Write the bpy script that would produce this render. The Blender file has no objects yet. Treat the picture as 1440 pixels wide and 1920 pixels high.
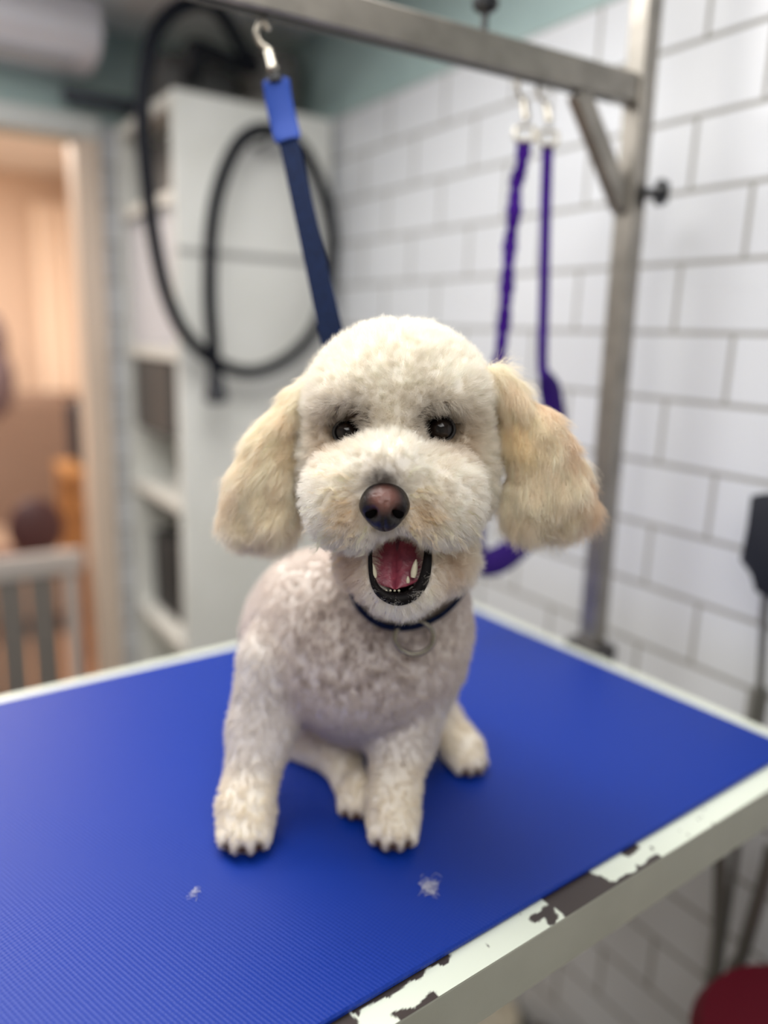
import bpy, math
import numpy as np
from mathutils import Matrix, Vector

# ---------------------------------------------------------------- camera, light, exposure
S = bpy.context.scene
CAM_Z = 1.41                      # eye height; table top is 0.95 m above the floor
F_PX, PITCH, ROLL = 1442.0, 0.2249, 0.0337
FOCUS, FSTOP = 0.572, 1.35
EXPOSURE = -0.12
cp_, sp_, cr_, sr_ = math.cos(PITCH), math.sin(PITCH), math.cos(ROLL), math.sin(ROLL)
FWD = np.array([0, cp_, -sp_]); _u = np.array([0, sp_, cp_]); _r = np.array([1.0, 0, 0])
RGT = cr_ * _r + sr_ * _u
UPV = -sr_ * _r + cr_ * _u
cd = bpy.data.cameras.new('camera'); cam = bpy.data.objects.new('camera', cd); S.collection.objects.link(cam)
cd.sensor_fit = 'VERTICAL'; cd.sensor_height = 36; cd.sensor_width = 27; cd.lens = F_PX / 1920 * 36
cd.clip_start = 0.02
m = Matrix(((RGT[0], UPV[0], -FWD[0], 0), (RGT[1], UPV[1], -FWD[1], 0), (RGT[2], UPV[2], -FWD[2], CAM_Z), (0, 0, 0, 1)))
cam.matrix_world = m
cd.dof.use_dof = True; cd.dof.focus_distance = FOCUS; cd.dof.aperture_fstop = FSTOP
S.camera = cam
S.view_settings.view_transform = 'Standard'; S.view_settings.look = 'None'
S.view_settings.exposure = EXPOSURE; S.view_settings.gamma = 1; S.view_settings.use_curve_mapping = False
S.cycles.max_bounces = 12; S.cycles.diffuse_bounces = 8; S.cycles.transparent_max_bounces = 8
S.cycles.sample_clamp_indirect = 6
w = bpy.data.worlds.new('world'); S.world = w; w.use_nodes = True
w.node_tree.nodes['Background'].inputs[0].default_value = (1.0, 0.97, 0.93, 1)
w.node_tree.nodes['Background'].inputs[1].default_value = 0.12

# axes: room (right wall) and table
YW, YT = -0.5915, -0.645
NW = np.array([math.cos(YW), -math.sin(YW), 0]); TW = np.array([math.sin(YW), math.cos(YW), 0])
NT = np.array([math.cos(YT), -math.sin(YT), 0]); TT = np.array([math.sin(YT), math.cos(YT), 0])
Z = np.array([0, 0, 1.0]); OFF = np.array([0, 0, CAM_Z])
H_TAB = -0.46                     # mat surface relative to the eye
D_WALL, T_BACK, Z_TILE, Z_CEIL = 1.02, 2.25, 0.518, 0.745
FLOOR = -CAM_Z

def ray(x, y): return FWD + (x - 720) / F_PX * RGT + (960 - y) / F_PX * UPV
def P(x, y, Y): d = ray(x, y); return d * (Y / d[1])                    # sight line at distance Y (all relative to the eye)
def HZ(x, y, z): d = ray(x, y); return d * (z / d[2])
def PW(x, y, D=D_WALL): d = ray(x, y); return d * (D / (d @ NW))
def PB(x, y, T): d = ray(x, y); return d * (T / (d @ TW))
def room(n, t, z): return n * NW + t * TW + z * Z
def tab(n, t, z): return n * NT + t * TT + z * Z

def area(name, loc, size, power, col=(1, 1, 1), rot=(0, 0, 0), sizey=None):
    l = bpy.data.lights.new(name, 'AREA'); l.shape = 'RECTANGLE'; l.size = size; l.size_y = sizey or size
    l.energy = power; l.color = col
    o = bpy.data.objects.new(name, l); S.collection.objects.link(o)
    o.location = Vector(loc + OFF); o.rotation_euler = rot
    return o
area('unseen_overhead_light', room(0.22, 0.80, Z_CEIL - 0.03), 0.80, 21, (1, 0.975, 0.94), (0, 0, -YW), 0.80)
area('unseen_overhead_light', room(-0.2, -0.45, Z_CEIL - 0.03), 0.9, 14.5, (1, 0.975, 0.94), (0, 0, -YW), 0.9)  # added front fill from behind the camera, not a known fixture
area('unseen_overhead_light', room(-0.25, 1.65, Z_CEIL - 0.03), 0.5, 10, (1, 0.975, 0.94), (0, 0, -YW), 0.5)  # added to brighten the teal back wall and the shelf unit
area('hall_light', room(-0.1, 3.2, 0.72), 1.0, 46, (1, 0.86, 0.74), (0, 0, -YW), 0.8)

# ---------------------------------------------------------------- helpers
def lin(c):
    c = np.asarray(c, float) / 255.0
    return np.where(c <= 0.04045, c / 12.92, ((c + 0.055) / 1.055) ** 2.4)
def rgba(c): l = lin(c); return (float(l[0]), float(l[1]), float(l[2]), 1)
def mat(name, col, rough=0.5, metal=0.0, **kw):
    m = bpy.data.materials.new(name); m.use_nodes = True
    b = m.node_tree.nodes['Principled BSDF']
    b.inputs['Base Color'].default_value = rgba(col); b.inputs['Roughness'].default_value = rough
    b.inputs['Metallic'].default_value = metal
    for k, v in kw.items(): b.inputs[k.replace('_', ' ')].default_value = v
    return m
def add_noise(m, col2, scale=30, lo=0.4, hi=0.65, bump=0.0, detail=4, amt=1.0):
    nt = m.node_tree; b = nt.nodes['Principled BSDF']
    tc = nt.nodes.new('ShaderNodeTexCoord'); no = nt.nodes.new('ShaderNodeTexNoise'); no.inputs['Scale'].default_value = scale
    no.inputs['Detail'].default_value = detail
    nt.links.new(tc.outputs['Object'], no.inputs['Vector'])
    mr = nt.nodes.new('ShaderNodeMapRange'); mr.inputs[1].default_value = lo; mr.inputs[2].default_value = hi; mr.inputs[4].default_value = amt
    nt.links.new(no.outputs['Fac'], mr.inputs[0])
    mx = nt.nodes.new('ShaderNodeMix'); mx.data_type = 'RGBA'
    mx.inputs[6].default_value = b.inputs['Base Color'].default_value[:]; mx.inputs[7].default_value = rgba(col2)
    nt.links.new(mr.outputs[0], mx.inputs[0]); nt.links.new(mx.outputs[2], b.inputs['Base Color'])
    if bump:
        bp = nt.nodes.new('ShaderNodeBump'); bp.inputs['Strength'].default_value = bump; bp.inputs['Distance'].default_value = 0.002
        nt.links.new(no.outputs['Fac'], bp.inputs['Height']); nt.links.new(bp.outputs[0], b.inputs['Normal'])
    return m

def wloc(o):
    p = np.array(o.location)
    while o.parent is not None: o = o.parent; p = p + np.array(o.location)
    return p
class MB:
    def __init__(s): s.v = []; s.f = []; s.sm = []
    def add(s, V, F, smooth=False):
        b = sum(len(a) for a in s.v); s.v.append(np.asarray(V, float))
        for f in F: s.f.append([i + b for i in f]); s.sm.append(smooth)
        return s
    def box(s, c, ax, hs, bev=0.0):
        """box at c, axes ax (3 unit vectors), half sizes hs, chamfered edges"""
        c = np.asarray(c, float); ax = [np.asarray(a, float) for a in ax]
        if bev <= 0:
            V = [c + sx * hs[0] * ax[0] + sy * hs[1] * ax[1] + sz * hs[2] * ax[2] for sx in (-1, 1) for sy in (-1, 1) for sz in (-1, 1)]
            return s.add(V, [(0, 1, 3, 2), (4, 6, 7, 5), (0, 4, 5, 1), (2, 3, 7, 6), (0, 2, 6, 4), (1, 5, 7, 3)])
        V = []; idx = {}
        for sx in (-1, 1):
            for sy in (-1, 1):
                for sz in (-1, 1):
                    for a in range(3):
                        h = [hs[0] - bev, hs[1] - bev, hs[2] - bev]; h[a] = hs[a]
                        idx[(sx, sy, sz, a)] = len(V)
                        V.append(c + sx * h[0] * ax[0] + sy * h[1] * ax[1] + sz * h[2] * ax[2])
        F = []
        for a in range(3):
            o = [i for i in range(3) if i != a]
            for sg in (-1, 1):
                q = []
                for (p, r) in ((-1, -1), (1, -1), (1, 1), (-1, 1)):
                    k = [0, 0, 0]; k[a] = sg; k[o[0]] = p; k[o[1]] = r; q.append(idx[(*k, a)])
                F.append(q)
            for p in (-1, 1):
                for r in (-1, 1):      # edges along axis a
                    k1 = [0, 0, 0]; k1[o[0]] = p; k1[o[1]] = r
                    q = []
                    for (sg, b) in ((-1, o[0]), (1, o[0]), (1, o[1]), (-1, o[1])):
                        k = list(k1); k[a] = sg; q.append(idx[(*k, b)])
                    F.append(q)
        for sx in (-1, 1):
            for sy in (-1, 1):
                for sz in (-1, 1): F.append([idx[(sx, sy, sz, a)] for a in range(3)])
        return s.add(V, F)
    def tube(s, pts, r, n=12, cap=True, flat=None, side=None):
        """swept round (or flat: r x flat, with side vector) section along pts"""
        pts = np.asarray(pts, float); k = len(pts); T = np.gradient(pts, axis=0); T /= np.linalg.norm(T, axis=1)[:, None] + 1e-12
        r = np.broadcast_to(np.asarray(r, float), (k,)); V = []
        u = np.asarray(side, float) if side is not None else np.cross(T[0], [0.3, 0.2, 1.0])
        for i in range(k):
            u = u - (u @ T[i]) * T[i]; u = u / np.linalg.norm(u); wv = np.cross(T[i], u)
            r2 = r[i] if flat is None else (flat if np.isscalar(flat) else flat[i])
            for j in range(n):
                a = 2 * math.pi * (j + 0.5) / n
                V.append(pts[i] + r[i] * math.cos(a) * u + r2 * math.sin(a) * wv)
        F = [(i * n + j, i * n + (j + 1) % n, (i + 1) * n + (j + 1) % n, (i + 1) * n + j) for i in range(k - 1) for j in range(n)]
        if cap: F += [tuple(range(n))[::-1], tuple((k - 1) * n + j for j in range(n))]
        return s.add(V, F, True)
    def sqtube(s, pts, hu, hv, side, bev=0.002):
        """rectangular tube between two points"""
        a, b = np.asarray(pts[0], float), np.asarray(pts[1], float); L = np.linalg.norm(b - a); t = (b - a) / L
        u = np.asarray(side, float); u = u - (u @ t) * t; u /= np.linalg.norm(u)
        return s.box((a + b) / 2, (u, np.cross(t, u), t), (hu, hv, L / 2), bev)
    def lathe(s, c, axis, prof, n=24, u=None):
        c = np.asarray(c, float); axis = np.asarray(axis, float) / np.linalg.norm(axis)
        u = np.cross(axis, [0.31, 0.2, 0.9] if abs(axis[2]) < 0.9 else [1, 0, 0]) if u is None else np.asarray(u, float)
        u = u / np.linalg.norm(u); v = np.cross(axis, u); V = []
        for (rr, h) in prof:
            for j in range(n):
                a = 2 * math.pi * j / n; V.append(c + axis * h + rr * (math.cos(a) * u + math.sin(a) * v))
        k = len(prof)
        F = [(i * n + j, i * n + (j + 1) % n, (i + 1) * n + (j + 1) % n, (i + 1) * n + j) for i in range(k - 1) for j in range(n)]
        F += [tuple(range(n))[::-1], tuple((k - 1) * n + j for j in range(n))]
        return s.add(V, F, True)
    def ell(s, c, ax, rs, nu=24, nv=14):
        c = np.asarray(c, float); V = [];
        for i in range(nv + 1):
            th = math.pi * i / nv
            for j in range(nu):
                ph = 2 * math.pi * j / nu
                d = (math.sin(th) * math.cos(ph) * rs[0], math.sin(th) * math.sin(ph) * rs[1], math.cos(th) * rs[2])
                V.append(c + d[0] * np.asarray(ax[0]) + d[1] * np.asarray(ax[1]) + d[2] * np.asarray(ax[2]))
        F = [(i * nu + j, (i + 1) * nu + j, (i + 1) * nu + (j + 1) % nu, i * nu + (j + 1) % nu) for i in range(nv) for j in range(nu)]
        return s.add(V, F, True)
    def build(s, name, m, parent=None, smooth=None):
        V = np.concatenate(s.v) + OFF
        org = V.mean(axis=0) if parent is None else np.zeros(3)
        if parent is None: org[2] = V[:, 2].min()
        me = bpy.data.meshes.new(name); po = wloc(parent) if parent is not None else org
        me.from_pydata((V - po).tolist(), [], s.f); me.validate()
        import bmesh
        bm = bmesh.new(); bm.from_mesh(me); bmesh.ops.remove_doubles(bm, verts=bm.verts, dist=1e-6)
        bmesh.ops.recalc_face_normals(bm, faces=bm.faces)
        bm.to_mesh(me); bm.free()
        if any(s.sm) or smooth:
            me.polygons.foreach_set('use_smooth', [True] * len(me.polygons)); 
            me.set_sharp_from_angle(angle=math.radians(40))
        o = bpy.data.objects.new(name, me); S.collection.objects.link(o); me.materials.append(m)
        if parent is not None: o.parent = parent
        else: o.location = po
        return o

def tag(o, label=None, cat=None, group=None, kind=None):
    for k, v in (('label', label), ('category', cat), ('group', group), ('kind', kind)):
        if v: o[k] = v
    return o
def empty(name, loc, label, cat, group=None):
    o = bpy.data.objects.new(name, None); S.collection.objects.link(o); o.location = Vector(np.asarray(loc) + OFF); o.empty_display_size = 0.05
    return tag(o, label, cat, group)
def spline(pts, n=8):
    """Catmull-Rom through pts"""
    p = np.asarray(pts, float); p = np.vstack([2 * p[0] - p[1], p, 2 * p[-1] - p[-2]]); out = []
    for i in range(1, len(p) - 2):
        for k in range(n):
            t = k / n
            out.append(0.5 * ((2 * p[i]) + (-p[i - 1] + p[i + 1]) * t + (2 * p[i - 1] - 5 * p[i] + 4 * p[i + 1] - p[i + 2]) * t * t + (-p[i - 1] + 3 * p[i] - 3 * p[i + 1] + p[i + 2]) * t ** 3))
    out.append(p[-2]); return np.array(out)

# ---------------------------------------------------------------- room shell
def tile_material(name, along, origin, tw, th, z0):
    """brick-bond white tile: along = horizontal unit vector of the wall"""
    m = mat(name, (226, 229, 233), 0.16); nt = m.node_tree; b = nt.nodes['Principled BSDF']
    g = nt.nodes.new('ShaderNodeNewGeometry')
    dx = nt.nodes.new('ShaderNodeVectorMath'); dx.operation = 'DOT_PRODUCT'; dx.inputs[1].default_value = tuple(along)
    nt.links.new(g.outputs['Position'], dx.inputs[0])
    sx = nt.nodes.new('ShaderNodeSeparateXYZ'); nt.links.new(g.outputs['Position'], sx.inputs[0])
    ax = nt.nodes.new('ShaderNodeMath'); ax.operation = 'SUBTRACT'; nt.links.new(dx.outputs['Value'], ax.inputs[0]); ax.inputs[1].default_value = origin - 20 * tw
    az = nt.nodes.new('ShaderNodeMath'); az.operation = 'SUBTRACT'; nt.links.new(sx.outputs['Z'], az.inputs[0]); az.inputs[1].default_value = z0 - 20 * th
    cb = nt.nodes.new('ShaderNodeCombineXYZ'); nt.links.new(ax.outputs[0], cb.inputs[0]); nt.links.new(az.outputs[0], cb.inputs[1])
    br = nt.nodes.new('ShaderNodeTexBrick'); nt.links.new(cb.outputs[0], br.inputs['Vector'])
    br.offset = 0.5; br.offset_frequency = 2; br.squash = 1
    br.inputs['Scale'].default_value = 1; br.inputs['Brick Width'].default_value = tw; br.inputs['Row Height'].default_value = th
    br.inputs['Mortar Size'].default_value = 0.0038; br.inputs['Mortar Smooth'].default_value = 0.1
    br.inputs['Color1'].default_value = rgba((214, 217, 221)); br.inputs['Color2'].default_value = rgba((210, 213, 217))
    br.inputs['Mortar'].default_value = rgba((150, 149, 145))
    nt.links.new(br.outputs['Color'], b.inputs['Base Color'])
    mr = nt.nodes.new('ShaderNodeMapRange'); mr.inputs[3].default_value = 0.3; mr.inputs[4].default_value = 0.8
    nt.links.new(br.outputs['Fac'], mr.inputs[0]); nt.links.new(mr.outputs[0], b.inputs['Roughness'])
    bp = nt.nodes.new('ShaderNodeBump'); bp.invert = True; bp.inputs['Strength'].default_value = 0.5; bp.inputs['Distance'].default_value = 0.0015
    nt.links.new(br.outputs['Fac'], bp.inputs['Height']); nt.links.new(bp.outputs[0], b.inputs['Normal'])
    return m
TH = 0.0978 * D_WALL; TWD = 2 * 0.0972 * D_WALL
M_teal = add_noise(mat('teal_paint', (164, 186, 184), 0.6), (158, 180, 179), 12)
M_tileR = tile_material('white_tile_right', TW, 0.641 * D_WALL, TWD, TH, CAM_Z + 0.019 * D_WALL)
M_tileB = tile_material('white_tile_back', NW, 0.6, TWD, TH, CAM_Z + 0.019 * D_WALL)
M_plain = mat('white_wall_paint', (214, 208, 200), 0.7)
M_ceil = mat('ceiling_paint', (232, 234, 234), 0.8)
M_floor = add_noise(mat('floor_vinyl', (120, 116, 110), 0.35), (95, 92, 88), 9)
M_cream = mat('hall_plaster', (228, 208, 190), 0.8)
def slab(name, c, ax, hs, m): return tag(MB().box(c, ax, hs).build(name, m), kind='structure')
AXW = (NW, TW, Z)
# right wall: tiled lower part and teal band above, as one wall with two skins
tz = Z_TILE
slab('wall_right', room(D_WALL + 0.06, 0.4, (FLOOR + tz) / 2), AXW, (0.06, 1.97, (tz - FLOOR) / 2), M_tileR)
slab('wall_right_upper', room(D_WALL + 0.062, 0.4, (tz + Z_CEIL) / 2), AXW, (0.06, 1.97, (Z_CEIL - tz) / 2), M_teal)
# back wall with door opening n 0.0 .. 0.497
DR, DL, DT = 0.516, -0.28, 0.472
slab('wall_back', room((DR + D_WALL) / 2, T_BACK + 0.035, (FLOOR + tz) / 2), AXW, ((D_WALL - DR) / 2, 0.035, (tz - FLOOR) / 2), M_tileB)
slab('wall_back_left', room(DL - 0.7, T_BACK + 0.035, (FLOOR + tz) / 2), AXW, (0.7, 0.035, (tz - FLOOR) / 2), M_tileB)
slab('wall_back_upper', room((D_WALL - 1.7) / 2, T_BACK + 0.035, (tz + Z_CEIL) / 2), AXW, ((D_WALL + 1.7) / 2, 0.035, (Z_CEIL - tz) / 2), M_teal)
slab('wall_back_lintel', room((DL + DR) / 2, T_BACK + 0.035, (DT + tz) / 2), AXW, ((DR - DL) / 2, 0.035, (tz - DT) / 2), M_teal)
slab('ceiling', room(-0.25, 1.6, Z_CEIL + 0.05), AXW, (1.5, 3.1, 0.05), M_ceil)
slab('floor', room(-0.25, 1.6, FLOOR - 0.05), AXW, (1.5, 3.1, 0.05), M_floor)
slab('wall_front', room(-0.25, -1.56, (FLOOR + Z_CEIL) / 2), AXW, (1.5, 0.05, (Z_CEIL - FLOOR) / 2), M_plain)
slab('wall_left', room(-1.70, 1.6, (FLOOR + Z_CEIL) / 2), AXW, (0.05, 3.1, (Z_CEIL - FLOOR) / 2), M_plain)
# room beyond the door
slab('wall_hall_back', room(0.1, 4.55, (FLOOR + Z_CEIL) / 2), AXW, (1.75, 0.05, (Z_CEIL - FLOOR) / 2), M_cream)
slab('wall_hall_right', room(1.0, 3.45, (FLOOR + Z_CEIL) / 2), AXW, (0.05, 1.08, (Z_CEIL - FLOOR) / 2), M_cream)
slab('floor_hall', room(0.1, 3.45, FLOOR + 0.004), AXW, (0.9, 1.08, 0.004), add_noise(mat('hall_floor', (205, 160, 125), 0.4), (190, 145, 110), 6))
# door frame
M_frame = mat('door_frame_paint', (205, 188, 172), 0.45)
M_frameW = mat('door_head_paint', (196, 200, 198), 0.45)
fr = MB().box(room(DR + 0.022, T_BACK - 0.012, (FLOOR + DT) / 2), AXW, (0.026, 0.02, (DT - FLOOR) / 2), 0.004)
fr.box(room(DR - 0.006, T_BACK + 0.035, (FLOOR + DT) / 2), AXW, (0.008, 0.045, (DT - FLOOR) / 2), 0.003)
fr.box(room(DL - 0.03, T_BACK - 0.012, (FLOOR + DT) / 2), AXW, (0.035, 0.02, (DT - FLOOR) / 2), 0.004)
tag(fr.build('trim_1', M_frame), kind='structure')
tag(MB().box(room((DR + DL) / 2, T_BACK - 0.012, DT + 0.026), AXW, ((DR - DL) / 2 + 0.05, 0.020, 0.027), 0.004).build('trim_2', M_frameW), kind='structure')

# ---------------------------------------------------------------- furniture behind
M_white = add_noise(mat('white_laminate', (222, 223, 218), 0.4), (216, 217, 211), 8)
M_black = mat('black_rubber', (22, 26, 34), 0.45)
M_dark = mat('dark_grey_plastic', (72, 72, 72), 0.5)
CF, CB, CN0, CN1 = 1.77, 2.22, 0.605, 1.0      # cabinet front, back, left, right
CTOP = 0.505
cab = empty('shelf_unit', room((CN0 + CN1) / 2, (CF + CB) / 2, FLOOR), 'tall white shelf unit in the tiled corner with open compartments on its left side', 'shelf unit')
cw = (CN1 - CN0) / 2; cm = (CN0 + CN1) / 2; zc = (FLOOR + CTOP) / 2; zh = (CTOP - FLOOR) / 2; tm = (CF + CB) / 2
th_ = 0.012
MB().box(room(cm, CF + th_, zc + 0.0), AXW, (cw, th_, zh), 0.002).build('front_panel', M_white, cab)
MB().box(room(cm, CF - 0.0005, 0.172), AXW, (cw - .002, 0.0015, 0.007)).build('seam', mat('seam_grey', (150, 150, 147), 0.6), cab)
MB().box(room(cm, CB - th_, zc), AXW, (cw, th_, zh), 0.002).build('rear_panel', M_white, cab)
MB().box(room(CN1 - th_, tm, zc), AXW, (th_, (CB - CF) / 2 - 2 * th_ - .0005, zh), 0.002).build('back_board', M_white, cab)
for zz in (CTOP - 0.014, 0.29, -0.06, -0.43, -0.80, -1.15, FLOOR + 0.03):
    MB().box(room(cm - th_, tm, zz), AXW, (cw - th_ - .0005, (CB - CF) / 2 - 2 * th_ - .0005, 0.014), 0.002).build('shelf', M_white, cab)
M_lgrey = mat('light_grey_plastic', (205, 207, 214), 0.45)
def boxed(name, c, hs, m, label, cat, lidm=None, group=None):
    e = empty(name, c - Z * hs[2], label, cat, group)
    MB().box(c, AXW, hs, 0.008).build('container', m, e)
    MB().box(c + Z * (hs[2] + 0.004), AXW, (hs[0] + 0.003, hs[1] + 0.003, 0.006), 0.003).build('lid', lidm or m, e)
    return e
boxed('storage_box', room(cm - 0.03, tm, 0.369), (0.13, 0.14, 0.065), M_dark, 'dark grey storage box in the top compartment of the white shelf unit', 'box')
boxed('storage_box', room(cm - 0.02, tm, 0.104), (0.17, 0.18, 0.150), M_lgrey, 'pale grey storage tub in the second compartment of the white shelf unit', 'box')
boxed('storage_box', room(cm - 0.03, tm + .02, -0.171), (0.16, 0.15, 0.097), M_dark, 'low black storage box below the pale tub in the white shelf unit', 'box')
boxed('storage_box', room(cm - 0.02, tm + .05, -0.52 - 0.16), (0.14, 0.10, 0.106), mat('charcoal_plastic', (38, 38, 40), 0.5), 'charcoal storage box low in the white shelf unit near the mat edge', 'box')

# hose dryer on top of the unit
dr = empty('blow_dryer', room(0.75, 1.98, CTOP), 'dark grey dog blow dryer lying on the white shelf unit with its hose connected', 'dryer')
c = room(0.73, 1.98, CTOP + 0.07)
MB().lathe(c - NW * 0.10, NW, [(0.02, 0), (0.055, 0.01), (0.066, 0.04), (0.066, 0.16), (0.055, 0.19), (0.02, 0.2)]).build('motor_body', M_dark, dr)
MB().box(c - Z * 0.062, AXW, (0.08, 0.05, 0.008), 0.003).build('foot_plate', M_dark, dr)
MB().tube([c + TW * -0.06 - NW * 0.03, c + TW * -0.10 - NW * 0.035 + Z * 0.02, c - TW * 0.13 - NW * 0.04 + Z * 0.05], 0.024, 16).build('outlet', M_black, dr)
# wicker basket roll
bk = empty('basket', room(0.915, 1.95, CTOP), 'round grey woven basket at the right end of the white shelf unit top', 'basket')
M_wick = add_noise(mat('wicker', (120, 118, 114), 0.8), (80, 78, 76), 60, bump=0.8)
MB().lathe(room(0.915, 1.95, CTOP), Z, [(0.06, 0), (0.075, 0.03), (0.082, 0.10), (0.077, 0.155), (0.066, 0.155), (0.068, 0.09), (0.055, 0.02), (0.01, 0.015)]).build('bowl', M_wick, bk)
MB().tube([room(0.915 + 0.077 * math.cos(a), 1.95 + 0.077 * math.sin(a), CTOP + 0.157) for a in np.linspace(0, 2 * math.pi, 30)], 0.006, 8).build('rim', M_wick, bk)

# hose
TH_ = 1.66
hp = [(c - TW * 0.13 - NW * 0.04 + Z * 0.05)]
for (x, y, T) in ((474, 128, 1.80), (452, 88, 1.76), (420, 32, 1.72), (385, 5, 1.70), (335, 14, 1.68), (292, 60, 1.67), (272, 140, 1.66), (268, 230, 1.66), (275, 330, 1.66), (288, 440, 1.67), (312, 550, 1.68), (350, 630, 1.69), (410, 682, 1.70), (475, 698, 1.71), (540, 672, 1.71), (588, 620, 1.715), (612, 550, 1.72), (622, 450, 1.72), (608, 370, 1.72), (580, 300, 1.72), (545, 258, 1.71), (500, 243, 1.70), (458, 258, 1.69), (426, 308, 1.68), (404, 380, 1.67), (395, 460, 1.67), (394, 560, 1.67), (400, 650, 1.67), (404, 712, 1.67)):
    hp.append(PB(x, y, T))
M_hose = mat('hose_rubber', (14, 17, 25), 0.6, Specular_IOR_Level=0.15)
ho = empty('dryer_hose', hp[-1], 'long black flexible dryer hose looped in front of the white shelf unit', 'hose')
hs_ = spline(hp, 14)
k = np.arange(len(hs_)); MB().tube(hs_, 0.0150 + 0.0012 * (k % 2), 12).build('tube', M_hose, ho)
nz = PB(404, 712, 1.67); nd = PB(406, 755, 1.67) - nz; nl = np.linalg.norm(nd)
MB().lathe(nz, nd, [(0.015, -0.01), (0.020, 0.0), (0.022, nl * 0.5), (0.028, nl * 0.8), (0.02, nl), (0.005, nl)]).build('nozzle', M_black, ho)
hk = MB(); q = PB(500, 262, 1.70)
hk.tube([room(q @ NW, CF + 0.004, q[2] - 0.004), room(q @ NW, 1.70, q[2] - 0.006), room(q @ NW, 1.672, q[2] + 0.004)], 0.006, 10)
tag(hk.build('wall_hook', M_dark), 'small dark peg on the shelf unit front carrying the inner hose loop', 'hook')
# dark rail on wall
rl = empty('wall_rail', room(0.58, T_BACK, 0.50), 'dark horizontal rail bracket on the teal wall above the doorway corner', 'rail')
MB().box(room(0.575, T_BACK - 0.06, 0.560), AXW, (0.105, 0.012, 0.014), 0.003).build('bar', mat('rail_steel', (48, 52, 66), 0.4), rl)
for nn in (0.50, 0.65): MB().box(room(nn, T_BACK - 0.028, 0.560), AXW, (0.008, 0.028, 0.012), 0.002).build('bracket', M_dark, rl)

# air conditioner
ac = empty('air_conditioner', room(0.13, T_BACK, 0.575), 'white split air conditioner high on the teal wall over the doorway', 'air conditioner')
prof = [(0.0, 0.615), (-0.10, 0.608), (-0.17, 0.622), (-0.205, 0.652), (-0.21, 0.68), (-0.20, 0.735), (0, 0.735)]
n0, n1 = -0.36, 0.535
V = [room(nn, T_BACK - 0.001 + a, zz) for nn in (n0, n1) for (a, zz) in prof]; kk = len(prof)
F = [(i, (i + 1) % kk, kk + (i + 1) % kk, kk + i) for i in range(kk)] + [tuple(range(kk)), tuple(range(kk, 2 * kk))]
acb = MB().add(V, F).build('housing', mat('white_plastic', (238, 239, 247), 0.35), ac)
MB().box(room((n0 + n1) / 2, T_BACK - 0.135, 0.6145), AXW, ((n1 - n0) / 2 - 0.05, 0.03, 0.006), 0.002).build('air_flap', mat('flap_plastic', (196, 197, 203), 0.4), ac)

# things seen through the doorway
M_wood = add_noise(mat('orange_wood', (176, 128, 78), 0.45), (150, 104, 60), 14)
tb = empty('side_table', room(0.67, 3.155, FLOOR), 'orange wooden side table inside the warm room beyond the doorway', 'table')
c = PB(135, 905, 3.15)
MB().box(room(0.67, 3.15, c[2] + 0.05), AXW, (0.075, 0.15, 0.018), 0.004).build('tabletop', M_wood, tb)
for sx in (-1, 1):
    for sy in (-1, 1): MB().box(room(0.67 + sx * 0.05, 3.15 + sy * 0.12, (FLOOR + .008 + c[2] + 0.031) / 2), AXW, (0.02, 0.02, (c[2] + 0.031 - FLOOR - .008) / 2), 0.003).build('leg', M_wood, tb)
MB().box(room(0.67, 3.15, c[2] - 0.12), AXW, (0.045, 0.12, 0.012), 0.003).build('lower_shelf', M_wood, tb)
bagc = PB(152, 830, 3.15)
bg = MB().box(room(bagc @ NW, 3.15, c[2] + 0.068 + 0.13), AXW, (0.04, 0.07, 0.128), 0.03)
tag(bg.build('bag', mat('navy_cloth', (28, 30, 42), 0.8)), 'dark navy bag standing on the orange wooden side table', 'bag')
# armchair beige + brown chair
M_beige = mat('beige_fabric', (186, 164, 146), 0.9)
sf = empty('armchair', room(0.60, 3.88, FLOOR), 'beige upholstered armchair against the far wall beyond the doorway', 'armchair')
MB().box(room(0.60, 3.88, FLOOR + 0.26), AXW, (0.25, 0.28, 0.17), 0.04).build('seat', M_beige, sf)
MB().box(room(0.60, 4.19, FLOOR + 0.62), AXW, (0.27, 0.07, 0.46), 0.05).build('backrest', mat('taupe_fabric', (140, 120, 108), 0.9), sf)
for sx in (-1, 1): MB().box(room(0.60 + sx * 0.29, 3.88, FLOOR + 0.35), AXW, (0.05, 0.3, 0.26), 0.03).build('armrest', M_beige, sf)
for sx in (-1, 1):
    for sy in (-1, 1): MB().box(room(0.60 + sx * 0.22, 3.88 + sy * 0.24, FLOOR + 0.05), AXW, (0.02, 0.02, 0.041)).build('leg', M_wood, sf)
bc = PB(68, 990, 2.62)
br = empty('dining_chair', room(bc @ NW, 2.75, FLOOR), 'dark maroon chair with rounded backrest just behind the doorway gate', 'chair')
M_mar = mat('maroon_leather', (74, 44, 46), 0.5)
MB().ell(bc, (NW, TW, Z), (0.085, 0.03, 0.10)).build('backrest', M_mar, br)
MB().box(room(bc @ NW, 2.79, bc[2] - 0.16), AXW, (0.10, 0.14, 0.025), 0.015).build('seat', M_mar, br)
for sx in (-1, 1):
    for sy in (-1, 1): MB().tube([room(bc @ NW + sx * 0.085, 2.79 + sy * 0.12, bc[2] - 0.17), room(bc @ NW + sx * 0.095, 2.79 + sy * 0.135, FLOOR + 0.008)], 0.012, 10).build('leg', M_dark, br)
    MB().tube([room(bc @ NW + sx * 0.05, 2.665, bc[2] - 0.16), room(bc @ NW + sx * 0.05, 2.64, bc[2] - 0.02)], 0.008, 8).build('back_post', M_dark, br)
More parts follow.
